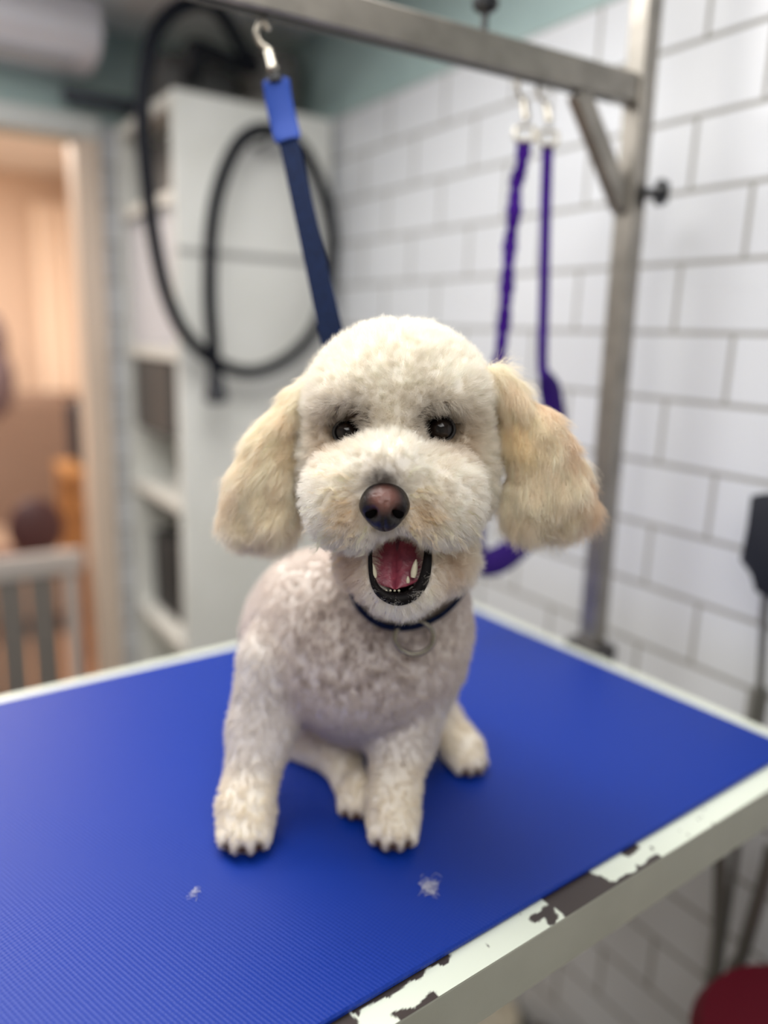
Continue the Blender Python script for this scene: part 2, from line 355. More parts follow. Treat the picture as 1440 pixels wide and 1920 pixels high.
# bright curtain in far room
cu = MB(); a0 = PB(62, 500, 4.42) @ NW; a1 = PB(150, 500, 4.42) @ NW
xs = np.linspace(a0, a1, 60); V = []
for zz in (0.60, -0.35):
    for x in xs: V.append(room(x, 4.44 + 0.012 * math.sin(x * 90), zz))
for zz in (0.60, -0.35):
    for x in xs: V.append(room(x, 4.452 + 0.012 * math.sin(x * 90), zz))
F = []
for i in range(59):
    F += [(i, i + 1, 61 + i, 60 + i), (120 + i, 180 + i, 181 + i, 121 + i), (i, 120 + i, 121 + i, i + 1), (60 + i, 61 + i, 181 + i, 180 + i)]
F += [(0, 60, 180, 120), (59, 179, 239, 119)]
cu.add(V, F, True)
tag(cu.build('curtain', mat('pale_curtain', (250, 236, 220), 0.8)), 'pale cream curtain hanging in the warm room beyond the doorway', 'curtain')
# person-like dark lump at the left edge: a coat on the wall
ct = PB(-22, 640, 3.6)
cb_ = MB().ell(ct, AXW, (0.07, 0.05, 0.13)).ell(ct - Z * 0.16, AXW, (0.09, 0.06, 0.16))
# gate in the doorway
gt = empty('pet_gate', room(0.2, T_BACK + 0.08, FLOOR), 'grey pet gate with wide slats closing the lower doorway', 'gate')
M_gate = mat('gate_grey', (182, 176, 172), 0.5); M_gslat = mat('gate_slat', (118, 114, 110), 0.5)
gz = PB(80, 1058, T_BACK + 0.09)[2]
MB().box(room((DL + DR) / 2, T_BACK + 0.09, gz), AXW, ((DR - DL) / 2 - 0.028, 0.016, 0.034), 0.006).build('top_rail', M_gate, gt)
MB().box(room((DL + DR) / 2, T_BACK + 0.09, FLOOR + 0.05), AXW, ((DR - DL) / 2 - 0.028, 0.016, 0.025), 0.006).build('bottom_rail', M_gate, gt)
for i in range(9):
    nn = DL + 0.06 + i * 0.084
    MB().box(room(nn, T_BACK + 0.09, (gz - 0.034 + FLOOR + 0.075) / 2), AXW, (0.036 if i < 8 else 0.02, 0.008, (gz - 0.034 - FLOOR - 0.075) / 2), 0.003).build('slat', M_gslat if i < 8 else M_gate, gt)
# doorway hall coat
tag(cb_.build('coat', mat('dark_coat', (112, 98, 104), 0.9)), 'dark coat hanging at the far left edge of the doorway', 'coat')
hkp = MB().tube([room(ct @ NW, 4.5, ct[2] + 0.12), room(ct @ NW, 3.6, ct[2] + 0.12)], 0.008)
tag(hkp.build('coat_hanger_rail', M_dark), 'thin dark rail reaching from the far wall to the hanging coat', 'rail')

# stool under the table, right
M_red = mat('red_plastic', (108, 2, 32), 0.65, Specular_IOR_Level=0.3)
sn, st = 0.868, 0.325
stl = empty('stool', room(sn, st, FLOOR), 'red round stool with grey tube back standing by the tiled wall below the table', 'stool')
MB().lathe(room(sn, st, -0.862), Z, [(0.02, 0), (0.12, 0.0), (0.138, 0.012), (0.142, 0.03), (0.13, 0.05), (0.06, 0.056), (0.01, 0.057)], 40).build('seat', M_red, stl)
M_tube = mat('grey_steel_tube', (120, 120, 116), 0.35, 0.6)
for (sx, sy) in ((-1, -1), (-1, 1), (1, -1), (1, 1)):
    MB().tube([room(sn + sx * 0.08, st + sy * 0.08, -0.862), room(sn + sx * 0.13, st + sy * 0.13, FLOOR + 0.001)], 0.011, 12).build('leg', M_tube, stl)
b1 = PW(1345, 1808, 0.955); b1t = PW(1352, 1600, 0.955); b2 = PW(1392, 1790, 0.955); b2t = PW(1440, 1625, 0.955)
MB().tube(spline([room(sn + 0.06, st + 0.08, -0.857), b1 - Z * 0.04, b1, (b1 + b1t) / 2, b1t, b1t + Z * 0.06]), 0.009, 12).build('back_tube', M_tube, stl)
MB().tube(spline([room(sn + 0.09, st + 0.02, -0.857), b2 - Z * 0.04, b2, (b2 + b2t) / 2, b2t, b2t + Z * 0.03]), 0.009, 12).build('back_tube', M_tube, stl)
# items on the floor under the table
bw = empty('water_bowl', room(0.95, 0.95, FLOOR), 'pale cream pet bowl on the floor by the tiled wall under the table', 'bowl')
wb = HZ(930, 1905, FLOOR + 0.03); wb = room(min(wb @ NW, 0.93), wb @ TW, FLOOR)
bw.location = Vector(wb + OFF)
MB().lathe(wb, Z, [(0.09, 0), (0.085, 0.04), (0.075, 0.06), (0.068, 0.06), (0.06, 0.02), (0.01, 0.015)]).build('bowl', mat('cream_ceramic', (205, 200, 185), 0.3), bw)
bx = HZ(1000, 1900, FLOOR + 0.06)
tag(MB().box(room(0.93, wb @ TW - 0.165, FLOOR + 0.055), AXW, (0.06, 0.06, 0.054), 0.012).build('shoe_box', mat('brown_card', (62, 52, 46), 0.8)), 'small dark brown box on the floor beside the pale bowl', 'box')

# dryer stand at right edge
fs = empty('floor_stand', PW(1425, 1320, 0.975) * [1, 1, 0] + Z * FLOOR, 'thin grey floor stand carrying a black cloth at the right edge against the tiles', 'stand')
pb = PW(1424, 1318, 0.985); pt = PW(1436, 1100, 0.985)
MB().tube([np.array([pb[0], pb[1], FLOOR + 0.02]), pb, pt, pt + Z * 0.10], 0.0055, 12).build('pole', M_tube, fs)
MB().tube([pb - Z * 0.03, pb + Z * 0.022], 0.0105, 14).build('collar', M_tube, fs)
MB().lathe(np.array([pb[0], pb[1], FLOOR]), Z, [(0.03, 0), (0.032, 0.008), (0.02, 0.02), (0.008, 0.03)]).build('base', M_tube, fs)
ol = [(1408, 930), (1425, 926), (1460, 928), (1490, 940), (1495, 1100), (1470, 1130), (1438, 1120), (1416, 1108), (1408, 1078), (1388, 1050), (1392, 1030), (1400, 990)]
A = np.array([PW(x, y, 0.955) for x, y in ol]); B_ = np.array([PW(x, y, 0.955) + NW * 0.022 for x, y in ol])
cA = A.mean(0) - NW * 0.008; cB = B_.mean(0) + NW * 0.004; nn_ = len(ol)
V = np.vstack([A, B_, cA + (A - cA) * 0.8 - NW * 0.006, cB + (B_ - cB) * 0.8 + NW * 0.004]); F = [(i, (i + 1) % nn_, nn_ + (i + 1) % nn_, nn_ + i) for i in range(nn_)]
F += [(i, 2 * nn_ + i, 2 * nn_ + (i + 1) % nn_, (i + 1) % nn_) for i in range(nn_)] + [(nn_ + i, nn_ + (i + 1) % nn_, 3 * nn_ + (i + 1) % nn_, 3 * nn_ + i) for i in range(nn_)]
F += [tuple(range(2 * nn_, 3 * nn_)), tuple(range(3 * nn_, 4 * nn_))]
tag(MB().add(V, F, True).build('cloth', mat('black_cloth', (16, 20, 32), 0.8)), 'black folded cloth hanging on the thin stand at the right edge', 'cloth')

# ---------------------------------------------------------------- grooming table
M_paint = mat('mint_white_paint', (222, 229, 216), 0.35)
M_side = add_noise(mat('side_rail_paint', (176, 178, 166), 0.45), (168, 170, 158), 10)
gtab = empty('grooming_table', tab(0.35, 0.677, FLOOR), 'grooming table with chipped mint-white metal frame under the blue mat', 'table')
N0, N1, T0, T1 = -0.215, 0.925, 0.342, 1.012
# core board + perimeter rails
ZT = H_TAB - 0.0064
AXT = (NT, TT, Z)
MB().box(tab((N0 + N1) / 2, (T0 + T1) / 2, ZT - 0.012), AXT, ((N1 - N0) / 2 - 0.03, (T1 - T0) / 2 - 0.03, 0.0115)).build('board', mat('board', (120, 110, 100), 0.7), gtab)
RH = 0.052
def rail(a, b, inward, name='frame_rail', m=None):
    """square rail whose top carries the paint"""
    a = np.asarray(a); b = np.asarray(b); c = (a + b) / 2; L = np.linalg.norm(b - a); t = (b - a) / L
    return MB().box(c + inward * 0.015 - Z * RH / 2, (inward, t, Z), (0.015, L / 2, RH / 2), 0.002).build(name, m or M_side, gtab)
# chipped paint material (attribute painted on a fine strip)
M_chip = bpy.data.materials.new('chipped_paint'); M_chip.use_nodes = True
nt = M_chip.node_tree; b = nt.nodes['Principled BSDF']
at = nt.nodes.new('ShaderNodeAttribute'); at.attribute_name = 'chip'
mx = nt.nodes.new('ShaderNodeMix'); mx.data_type = 'RGBA'; mx.inputs[6].default_value = rgba((222, 230, 216)); mx.inputs[7].default_value = rgba((62, 54, 52))
nt.links.new(at.outputs['Fac'], mx.inputs[0]); nt.links.new(mx.outputs[2], b.inputs['Base Color']); b.inputs['Roughness'].default_value = 0.4

def vnoise(p, seed=0):
    """smooth value noise in [0,1], p (N,3)"""
    i = np.floor(p).astype(np.int64); f = p - i; f = f * f * (3 - 2 * f)
    def h(a, b, c):
        x = (a * 374761393 + b * 668265263 + c * 2147483647 + seed * 1274126177) & 0xFFFFFFFF
        x = ((x ^ (x >> 13)) * 1274126177) & 0xFFFFFFFF; x = (x ^ (x >> 16)) & 0xFFFFFFFF
        return x / 4294967295.0
    r = 0
    for dx in (0, 1):
        for dy in (0, 1):
            for dz in (0, 1):
                wgt = (f[:, 0] if dx else 1 - f[:, 0]) * (f[:, 1] if dy else 1 - f[:, 1]) * (f[:, 2] if dz else 1 - f[:, 2])
                r = r + wgt * h(i[:, 0] + dx, i[:, 1] + dy, i[:, 2] + dz)
    return r
def fbm(p, seed=0, o=3):
    a = 0; s = 0
    for k in range(o): a = a + vnoise(p * 2 ** k, seed + k) * 0.5 ** k; s += 0.5 ** k
    return a / s

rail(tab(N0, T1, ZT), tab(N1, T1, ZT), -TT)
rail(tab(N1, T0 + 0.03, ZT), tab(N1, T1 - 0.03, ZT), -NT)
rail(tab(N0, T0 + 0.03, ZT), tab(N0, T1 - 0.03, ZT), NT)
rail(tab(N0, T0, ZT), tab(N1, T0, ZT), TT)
# painted top faces (thin paint layer on the rails)
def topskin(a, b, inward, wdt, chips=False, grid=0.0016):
    a = np.asarray(a); b = np.asarray(b); L = np.linalg.norm(b - a); t = (b - a) / L
    if chips: nu, nv = int(L / grid), int(wdt / 0.0012)
    else: nu, nv = 4, 2
    u = np.linspace(0, L, nu); v = np.linspace(-0.0006, wdt, nv); U, W = np.meshgrid(u, v, indexing='ij')
    V = a + U[..., None] * t + W[..., None] * inward + Z * 0.0006
    V = V.reshape(-1, 3); idx = np.arange(nu * nv).reshape(nu, nv)
    F = np.stack([idx[:-1, :-1], idx[1:, :-1], idx[1:, 1:], idx[:-1, 1:]], -1).reshape(-1, 4)
    me = bpy.data.meshes.new('rail_top'); me.from_pydata((V + OFF - np.array(gtab.location)).tolist(), [], F.tolist())
    o = bpy.data.objects.new('rail_top', me); S.collection.objects.link(o); o.parent = gtab
    if chips:
        q = np.stack([U.ravel(), W.ravel(), 0 * U.ravel()], -1)
        f = np.zeros(len(q)); nz1 = fbm(q * 150, 5, 2); nz2 = fbm(q * 75, 9, 2)
        # chips: (n-start, n-end, w0, w1) w measured from outer edge inward
        for (s0, s1, w0, w1) in CHIPS:
            du = np.minimum(q[:, 0] + N0 - s0, s1 - (q[:, 0] + N0)); dw = np.minimum(q[:, 1] - w0, w1 - q[:, 1])
            sd = np.minimum(du, dw * 1.2) + (nz1 - 0.5) * 0.006 + (nz2 - 0.5) * 0.011
            f = np.maximum(f, np.clip(sd / 0.0008 + 0.5, 0, 1))
        f = np.maximum(f, np.clip((nz1 - 0.86) * 30, 0, 1))
        at = me.attributes.new('chip', 'FLOAT', 'POINT'); at.data.foreach_set('value', f.astype(np.float32)); me.materials.append(M_chip)
    else: me.materials.append(M_paint)
    return o
def ncoord(x, y): return HZ(x, y, ZT) @ NT
CHIPS = [(ncoord(1053, 1715), ncoord(1118, 1640), -0.01, 0.034), (ncoord(985, 1722), ncoord(1032, 1700), 0.009, 0.0165),
         (ncoord(1120, 1685), ncoord(1235, 1605), -0.01, 0.0045), (ncoord(520, 1980), ncoord(672, 1915), -0.01, 0.034),
         (ncoord(660, 1905), ncoord(850, 1790), 0.0215, 0.034), (ncoord(745, 1905), ncoord(812, 1860), -0.01, 0.0045),
         (ncoord(1155, 1600), ncoord(1182, 1580), 0.019, 0.034), (ncoord(1036, 1735), ncoord(1050, 1718), 0.004, 0.010)]
topskin(tab(N0, T0, ZT), tab(N1, T0, ZT), TT, 0.0285, True)
topskin(tab(N0, T1, ZT), tab(N1, T1, ZT), -TT, 0.0285)
topskin(tab(N1, T0 + .0286, ZT), tab(N1, T1 - .0286, ZT), -NT, 0.0285)
topskin(tab(N0, T0 + .0286, ZT), tab(N0, T1 - .0286, ZT), NT, 0.0285)
for (a, b_) in ((N0 + 0.06, 1), (N1 - 0.05, -1)):
    for tt_ in (T0 + 0.09, T1 - 0.05):
        if a > 0.5 and tt_ < 0.6: a2 = a - 0.56
        else: a2 = a
        MB().sqtube([tab(a2, tt_, ZT - RH), tab(a2 - (0.0), tt_, FLOOR + 0.001)], 0.014, 0.014, NT).build('leg', M_side, gtab)
MB().sqtube([tab(N0 + 0.06, T1 - 0.05, FLOOR + 0.10), tab(N1 - 0.05, T1 - 0.05, FLOOR + 0.10)], 0.012, 0.012, TT).build('stretcher', M_side, gtab)

# mat
M_mat = mat('blue_pvc', (0, 46, 144), 0.45); nt = M_mat.node_tree; b = nt.nodes['Principled BSDF']
b.inputs['Specular IOR Level'].default_value = 0.36
tc = nt.nodes.new('ShaderNodeTexCoord'); mp = nt.nodes.new('ShaderNodeMapping'); mp.inputs['Rotation'].default_value = (0, 0, -YT)
nt.links.new(tc.outputs['Object'], mp.inputs[0])
wv = nt.nodes.new('ShaderNodeTexWave'); wv.inputs['Scale'].default_value = 95; wv.bands_direction = 'X'; wv.inputs['Distortion'].default_value = 0.6
wv.inputs['Detail'].default_value = 1; nt.links.new(mp.outputs[0], wv.inputs[0])
wv2 = nt.nodes.new('ShaderNodeTexWave'); wv2.inputs['Scale'].default_value = 95; wv2.bands_direction = 'Y'; wv2.inputs['Distortion'].default_value = 0.6
nt.links.new(mp.outputs[0], wv2.inputs[0])
ad = nt.nodes.new('ShaderNodeMath'); ad.operation = 'ADD'; nt.links.new(wv.outputs['Fac'], ad.inputs[0]); nt.links.new(wv2.outputs['Fac'], ad.inputs[1])
bp = nt.nodes.new('ShaderNodeBump'); bp.inputs['Strength'].default_value = 0.22; bp.inputs['Distance'].default_value = 0.0006
nt.links.new(ad.outputs[0], bp.inputs['Height']); nt.links.new(bp.outputs[0], b.inputs['Normal'])
mt0, mt1, mn0, mn1 = 0.366, 0.986, -0.19, 0.897
tag(MB().box(tab((mn0 + mn1) / 2, (mt0 + mt1) / 2, H_TAB - 0.0029), AXT, ((mn1 - mn0) / 2, (mt1 - mt0) / 2, 0.0029), 0.0016).build('table_mat', M_mat), 'bright blue ribbed rubber mat covering the grooming table top', 'mat')

# post, arm, brace
M_steel = add_noise(mat('brushed_steel', (158, 153, 145), 0.40, 0.85), (140, 136, 129), 25, bump=0.05)
arm = empty('grooming_post', tab(0.951, 0.708, H_TAB - 0.06), 'square steel grooming post with horizontal arm clamped to the table edge', 'grooming post')
pb0 = HZ(1110, 1205, H_TAB)
def onplane(x, y): d = ray(x, y); return d * ((pb0 @ NT) / (d @ NT))
ptop = onplane(1216, -20); pj = onplane(1197, 172)
pdir = (ptop - pb0) / np.linalg.norm(ptop - pb0)
MB().sqtube([pb0 - pdir * 0.045, pb0 + pdir * 1.10], 0.0155, 0.0155, NT).build('post', M_steel, arm)
za = pj[2]
ea = HZ(490, -12, za); ed = (ea - pj) / np.linalg.norm(ea - pj); ed[2] = 0; ed /= np.linalg.norm(ed)
AL = 0.80
M_arm = M_steel
MB().sqtube([pj + ed * 0.013, pj + ed * AL], 0.019, 0.013, Z, 0.003).build('arm', M_arm, arm)
MB().sqtube([pj + ed * 0.05 - Z * 0.0195, pj + ed * (AL - 0.02) - Z * 0.0195], 0.0008, 0.004, Z, 0).build('slot', M_black, arm)
MB().sqtube([pj + ed * 0.108 - Z * 0.018, pj + ed * 0.012 - pdir * 0.150], 0.010, 0.014, np.cross(ed, Z), 0.002).build('brace', M_steel, arm)
MB().box(pb0 - pdir * 0.022 - NT * 0.004, AXT, (0.024, 0.034, 0.026), 0.004).build('clamp', mat('clamp_steel', (80, 78, 78), 0.4, 0.8), arm)
M_knob = mat('knob_plastic', (20, 22, 26), 0.35)
kq = HZ(898, 100, za); kq = pj + ed * ((kq - pj) @ ed) + Z * 0.019
MB().lathe(kq, Z, [(0.004, 0), (0.004, 0.020), (0.008, 0.022), (0.015, 0.027), (0.016, 0.034), (0.011, 0.039), (0.005, 0.040)], 20).build('knob', M_knob, arm)
ks = onplane(1188, 362); kdir = -TT * 0.8 + NT * 0.6
MB().lathe(ks + kdir * 0.012, kdir, [(0.006, 0), (0.006, 0.014), (0.016, 0.016), (0.018, 0.024), (0.013, 0.034), (0.004, 0.035)], 20).build('knob', M_knob, arm)

# ---------------------------------------------------------------- straps
def swivel(e, top, ringc, r, m, down=0.0, side=NW):
    """snap hook: hook loop, swivel barrel, eye"""
    d = ringc - top; L = np.linalg.norm(d); d = d / L
    s_ = np.cross(d, FWD); s_ /= np.linalg.norm(s_)
    hookp = [top + s_ * 0.006 + d * 0.004, top + d * -0.004 + s_ * 0.002, top + d * 0.002 - s_ * 0.007, top + d * L * 0.30 - s_ * 0.006, top + d * L * 0.45]
    MB().tube(spline(hookp), 0.0028, 10).build('hook', m, e)
    MB().lathe(top + d * L * 0.42, d, [(0.002, 0), (0.0045, 0.003), (0.0045, L * 0.38), (0.006, L * 0.42), (0.003, L * 0.5)], 14).build('swivel', m, e)
M_chrome = mat('pale_nickel', (196, 190, 176), 0.3, 0.7)
M_navy = add_noise(mat('navy_webbing', (15, 30, 62), 0.75, Specular_IOR_Level=0.12), (9, 20, 44), 300, bump=0.5)
M_blue = mat('blue_vinyl', (20, 54, 130), 0.6, Specular_IOR_Level=0.2)
arm_bottom = lambda x: (lambda q: pj + ed * ((q - pj) @ ed) - Z * 0.019)(HZ(x[0], x[1], za))
a1 = arm_bottom((487, 20)); Yc = a1[1]
ls = empty('grooming_leash', a1, 'blue and navy grooming leash hanging from the steel arm down to the dog', 'leash')
swivel(ls, P(492, 50, Yc), P(515, 142, Yc), 0.01, M_chrome)
MB().lathe(P(514, 136, Yc), P(517, 152, Yc) - P(514, 136, Yc), [(0.004, 0), (0.008, 0.002), (0.009, 0.009), (0.006, 0.012)], 14).build('end_cap', M_knob, ls)
neck_back = P(702, 985, 0.735)
l0 = P(517, 146, Yc); l1 = P(541, 265, Yc - 0.02)
side = np.cross(l1 - l0, FWD); side /= np.linalg.norm(side)
MB().tube(spline([l0, P(523, 190, Yc - .004), P(532, 230, Yc - 0.01), l1]), [0.008] + [0.0145] * 22 + [0.0135, 0.012], 16, flat=0.0045, side=side).build('vinyl_sleeve', M_blue, ls)
for k_, (dx, dy) in enumerate(((-5, 0), (5, 0))):
    e_ = neck_back + side * (0.008 if k_ else -0.008) * 1.3
    mid = P(600 + dx * 1.2, 545, 0.845)
    MB().tube(spline([l1 + side * 0.003 * (-1) ** (k_ + 1) - (l1 - l0) * 0.1, l1 + (e_ - l1) * 0.5, e_], 8), 0.0078, 8, flat=0.0014, side=side).build('strap', M_navy, ls)

# purple sling
M_purple = add_noise(mat('purple_webbing', (58, 14, 124), 0.7, Specular_IOR_Level=0.15), (44, 10, 100), 200, bump=0.4)
M_pad = mat('purple_pad', (44, 12, 104), 0.5, Specular_IOR_Level=0.3)
sl = empty('belly_sling', arm_bottom((985, 150)), 'purple grooming belly sling hanging by two clips from the steel arm behind the dog', 'sling')
Ys = arm_bottom((1000, 150))[1]
for (pts_, rc) in ((((980, 150), (988, 235)), (984, 251)), (((1018, 158), (1032, 240)), (1027, 259))):
    swivel(sl, P(*pts_[0], Ys), P(*pts_[1], Ys), 0.01, M_chrome)
    c = P(*rc, Ys); ring = [c + RGT * 0.0125 * math.copysign(abs(math.cos(a)) ** 0.5, math.cos(a)) + UPV * 0.0085 * math.copysign(abs(math.sin(a)) ** 0.5, math.sin(a)) for a in np.linspace(0, 2 * math.pi, 33)]
    MB().tube(ring, 0.0028, 8).build('ring', M_chrome, sl)
sleft = [P(x, y, Ys + dy) for x, y, dy in ((983, 262, 0), (978, 310, 0), (968, 345, .004), (964, 400, 0), (957, 450, .003), (953, 500, 0), (949, 560, 0), (944, 610, 0), (936, 680, 0), (922, 800, 0), (905, 930, 0))]
ws = 0.0095 + 0.0012 * np.sin(np.arange(81) * 1.7) + 0.0012 * np.sin(np.arange(81) * 0.6)
MB().tube(spline(sleft), ws, 8, flat=0.0022, side=RGT).build('strap', M_purple, sl)
MB().tube(spline([P(x, y, Ys) for x, y in ((1027, 268), (1023, 400), (1020, 550), (1017, 680), (1022, 715))]), 0.0080, 8, flat=0.0015, side=RGT).build('strap', M_purple, sl)
pp = spline([P(x, y, Ys + dd) for x, y, dd in ((1020, 700, 0), (1032, 735, .01), (1040, 800, .02), (1035, 880, .03), (1012, 960, .03), (975, 1020, .02), (930, 1052, .0), (900, 1050, -0.01), (892, 1010, -0.01), (898, 950, 0), (905, 920, 0))])
wd = np.interp(np.linspace(0, 1, len(pp)), [0, 0.08, 0.3, 0.6, 0.9, 1], [0.010, 0.018, 0.02, 0.024, 0.014, 0.01])
MB().tube(pp, 0.9 * wd, 12, flat=0.006, side=RGT * 0.9 + UPV * 0.4).build('pad', M_pad, sl)

# ---------------------------------------------------------------- the dog
def RPX(px, Y): return px * Y / F_PX * 1.0
RES = 0.0026
GB0 = np.array([-0.215, 0.475, -0.470]); GB1 = np.array([0.195, 0.945, 0.030])
gn = np.ceil((GB1 - GB0) / RES).astype(int) + 1
gx, gy, gz = [(GB0[i] + RES * np.arange(gn[i])).astype(np.float32) for i in range(3)]
class Field:
    def __init__(s): s.a = np.full(tuple(gn), 0.2, np.float32)
    def block(s, lo, hi):
        i0 = np.maximum(np.floor((lo - GB0) / RES).astype(int), 0); i1 = np.minimum(np.ceil((hi - GB0) / RES).astype(int) + 1, gn)
        sl_ = tuple(slice(a, max(a + 1, b)) for a, b in zip(i0, i1))
        return sl_, gx[sl_[0]][:, None, None], gy[sl_[1]][None, :, None], gz[sl_[2]][None, None, :]
    def blend(s, sl_, d, k, sub=False):
        a = s.a[sl_]
        if sub:
            d = -d; h = np.clip(0.5 - 0.5 * (a - d) / k, 0, 1); s.a[sl_] = a + (d - a) * h + k * h * (1 - h)
        else:
            h = np.clip(0.5 + 0.5 * (a - d) / k, 0, 1); s.a[sl_] = a + (d - a) * h - k * h * (1 - h)
    def ell(s, c, ax, rs, k=0.015, sub=False):
        c = np.asarray(c); rs = np.asarray(rs, float); m_ = rs.max() + (0.06 if not sub else k + 0.004)
        sl_, X, Y, Z_ = s.block(c - m_, c + m_)
        X = X - c[0]; Y = Y - c[1]; Z_ = Z_ - c[2]
        q = [(X * a[0] + Y * a[1] + Z_ * a[2]) for a in ax]
        k0 = np.sqrt(sum((q[i] / rs[i]) ** 2 for i in range(3))); k1 = np.sqrt(sum((q[i] / rs[i] ** 2) ** 2 for i in range(3))) + 1e-6
        s.blend(sl_, k0 * (k0 - 1) / k1, k, sub); return s
    def cone(s, a, b, r1, r2, k=0.015):
        a = np.asarray(a); b = np.asarray(b); m_ = max(r1, r2) + 0.06
        sl_, X, Y, Z_ = s.block(np.minimum(a, b) - m_, np.maximum(a, b) + m_)
        ab = b - a; L2 = ab @ ab
        t = np.clip(((X - a[0]) * ab[0] + (Y - a[1]) * ab[1] + (Z_ - a[2]) * ab[2]) / L2, 0, 1)
        d = np.sqrt((X - a[0] - t * ab[0]) ** 2 + (Y - a[1] - t * ab[1]) ** 2 + (Z_ - a[2] - t * ab[2]) ** 2) - (r1 + (r2 - r1) * t)
        s.blend(sl_, d, k); return s
def rotax(deg, ax=(RGT, UPV, FWD)):
    """turn the in-view axes clockwise as seen (deg)"""
    a = math.radians(deg); x, y, z = ax
    return (math.cos(a) * x - math.sin(a) * y, math.sin(a) * x + math.cos(a) * y, z)
AX = (RGT, UPV, FWD)
# head axes: face looks to the camera and a little down to the left, tilted slightly
HA = rotax(-1.0)
fh, fm, fe1, fe2, fb, fl = Field(), Field(), Field(), Field(), Field(), Field()
# skull
fh.ell(P(744, 800, .640), HA, (.0790, .0775, .075), .02)
fh.ell(P(748, 730, .632), HA, (.071, .056, .066), .02)        # crown puff
fh.ell(P(662, 740, .610), HA, (.034, .026, .034), .02).ell(P(828, 738, .608), HA, (.035, .026, .034), .02)  # brows
fh.ell(P(630, 890, .642), HA, (.034, .052, .05), .02).ell(P(866, 890, .640), HA, (.032, .052, .05), .02)   # cheeks
fh.ell(P(770, 1010, .680), HA, (.060, .060, .055), .03)       # throat
# muzzle
fm.ell(P(728, 872, .570), HA, (.037, .030, .045), .02)
fm.ell(P(725, 930, .572), HA, (.046, .040, .040), .02)
fm.ell(P(643, 930, .574), HA, (.0330, .0430, .038), .016).ell(P(830, 930, .574), HA, (.0355, .0430, .038), .016)
fm.ell(P(705, 990, .562), HA, (.024, .017, .024), .014).ell(P(772, 988, .562), HA, (.024, .017, .024), .014)
# lower jaw
fm.ell(P(752, 1068, .590), HA, (.0430, .0360, .036), .016)
fm.ell(P(752, 1085, .578), HA, (.030, .0290, .030), .016)
fm.ell(P(672, 1050, .605), HA, (.022, .026, .025), .016).ell(P(842, 1050, .610), HA, (.028, .030, .026), .016)
# mouth cavity
MC = P(749, 1060, .555)
fm.ell(MC, rotax(3), (.0190, .0245, .036), .004, sub=True)
fm.ell(P(749, 1040, .555), rotax(3), (.0200, .016, .036), .004, sub=True)
# eye sockets
EYE = [P(650, 810, .5955), P(826, 804, .5940)]
for e_, r_ in zip(EYE, (.0115, .0122)): fh.ell(e_ - FWD * 0.008, AX, (r_ * 1.15, r_ * 1.0, .016), .006, sub=True); fm.ell(e_ - FWD * 0.012, AX, (r_, r_ * .9, .016), .004, sub=True)
# ears (viewer left / viewer right)
EL, ER = [], []
e1x = rotax(17)
for (x, y, Y, a, b_, c_, rot) in ((598, 718, .644, 36, 40, .023, 42), (560, 754, .643, 42, 62, .025, 34), (512, 845, .640, 66, 105, .029, 24), (490, 925, .636, 80, 92, .032, 8), (457, 960, .640, 48, 46, .022, 0), (524, 968, .634, 50, 52, .028, 0)):
    fe1.ell(P(x, y, Y), rotax(rot), (RPX(a, Y), RPX(b_, Y), c_), .018)
for (x, y, Y, a, b_, c_, rot) in ((914, 706, .642, 42, 36, .022, -50), (950, 738, .640, 48, 60, .024, -30), (1000, 830, .634, 76, 108, .029, -24), (1028, 905, .631, 90, 86, .032, -18), (1076, 945, .636, 46, 36, .022, -15), (980, 940, .630, 56, 66, .028, 0), (1040, 955, .632, 60, 46, .024, -8)):
    fe2.ell(P(x, y, Y), rotax(rot), (RPX(a, Y), RPX(b_, Y), c_), .018)
# trunk
fb.cone(P(770, 1030, .700), P(740, 1150, .715), .060, .072, .03)            # neck
fb.ell(P(672, 1215, .715), AX, (.096, .086, .080), .03)                      # chest
fb.ell(P(760, 1190, .725), AX, (.062, .070, .06), .03)
fb.ell(P(690, 1320, .735), AX, (.062, .045, .050), .03)                      # brisket
fb.ell(P(600, 1150, .760), AX, (.072, .070, .085), .03)                      # withers / back
fb.ell(P(560, 1195, .835), AX, (.068, .088, .080), .035)                     # rump
fb.ell(P(640, 1270, .825), AX, (.085, .075, .070), .03)
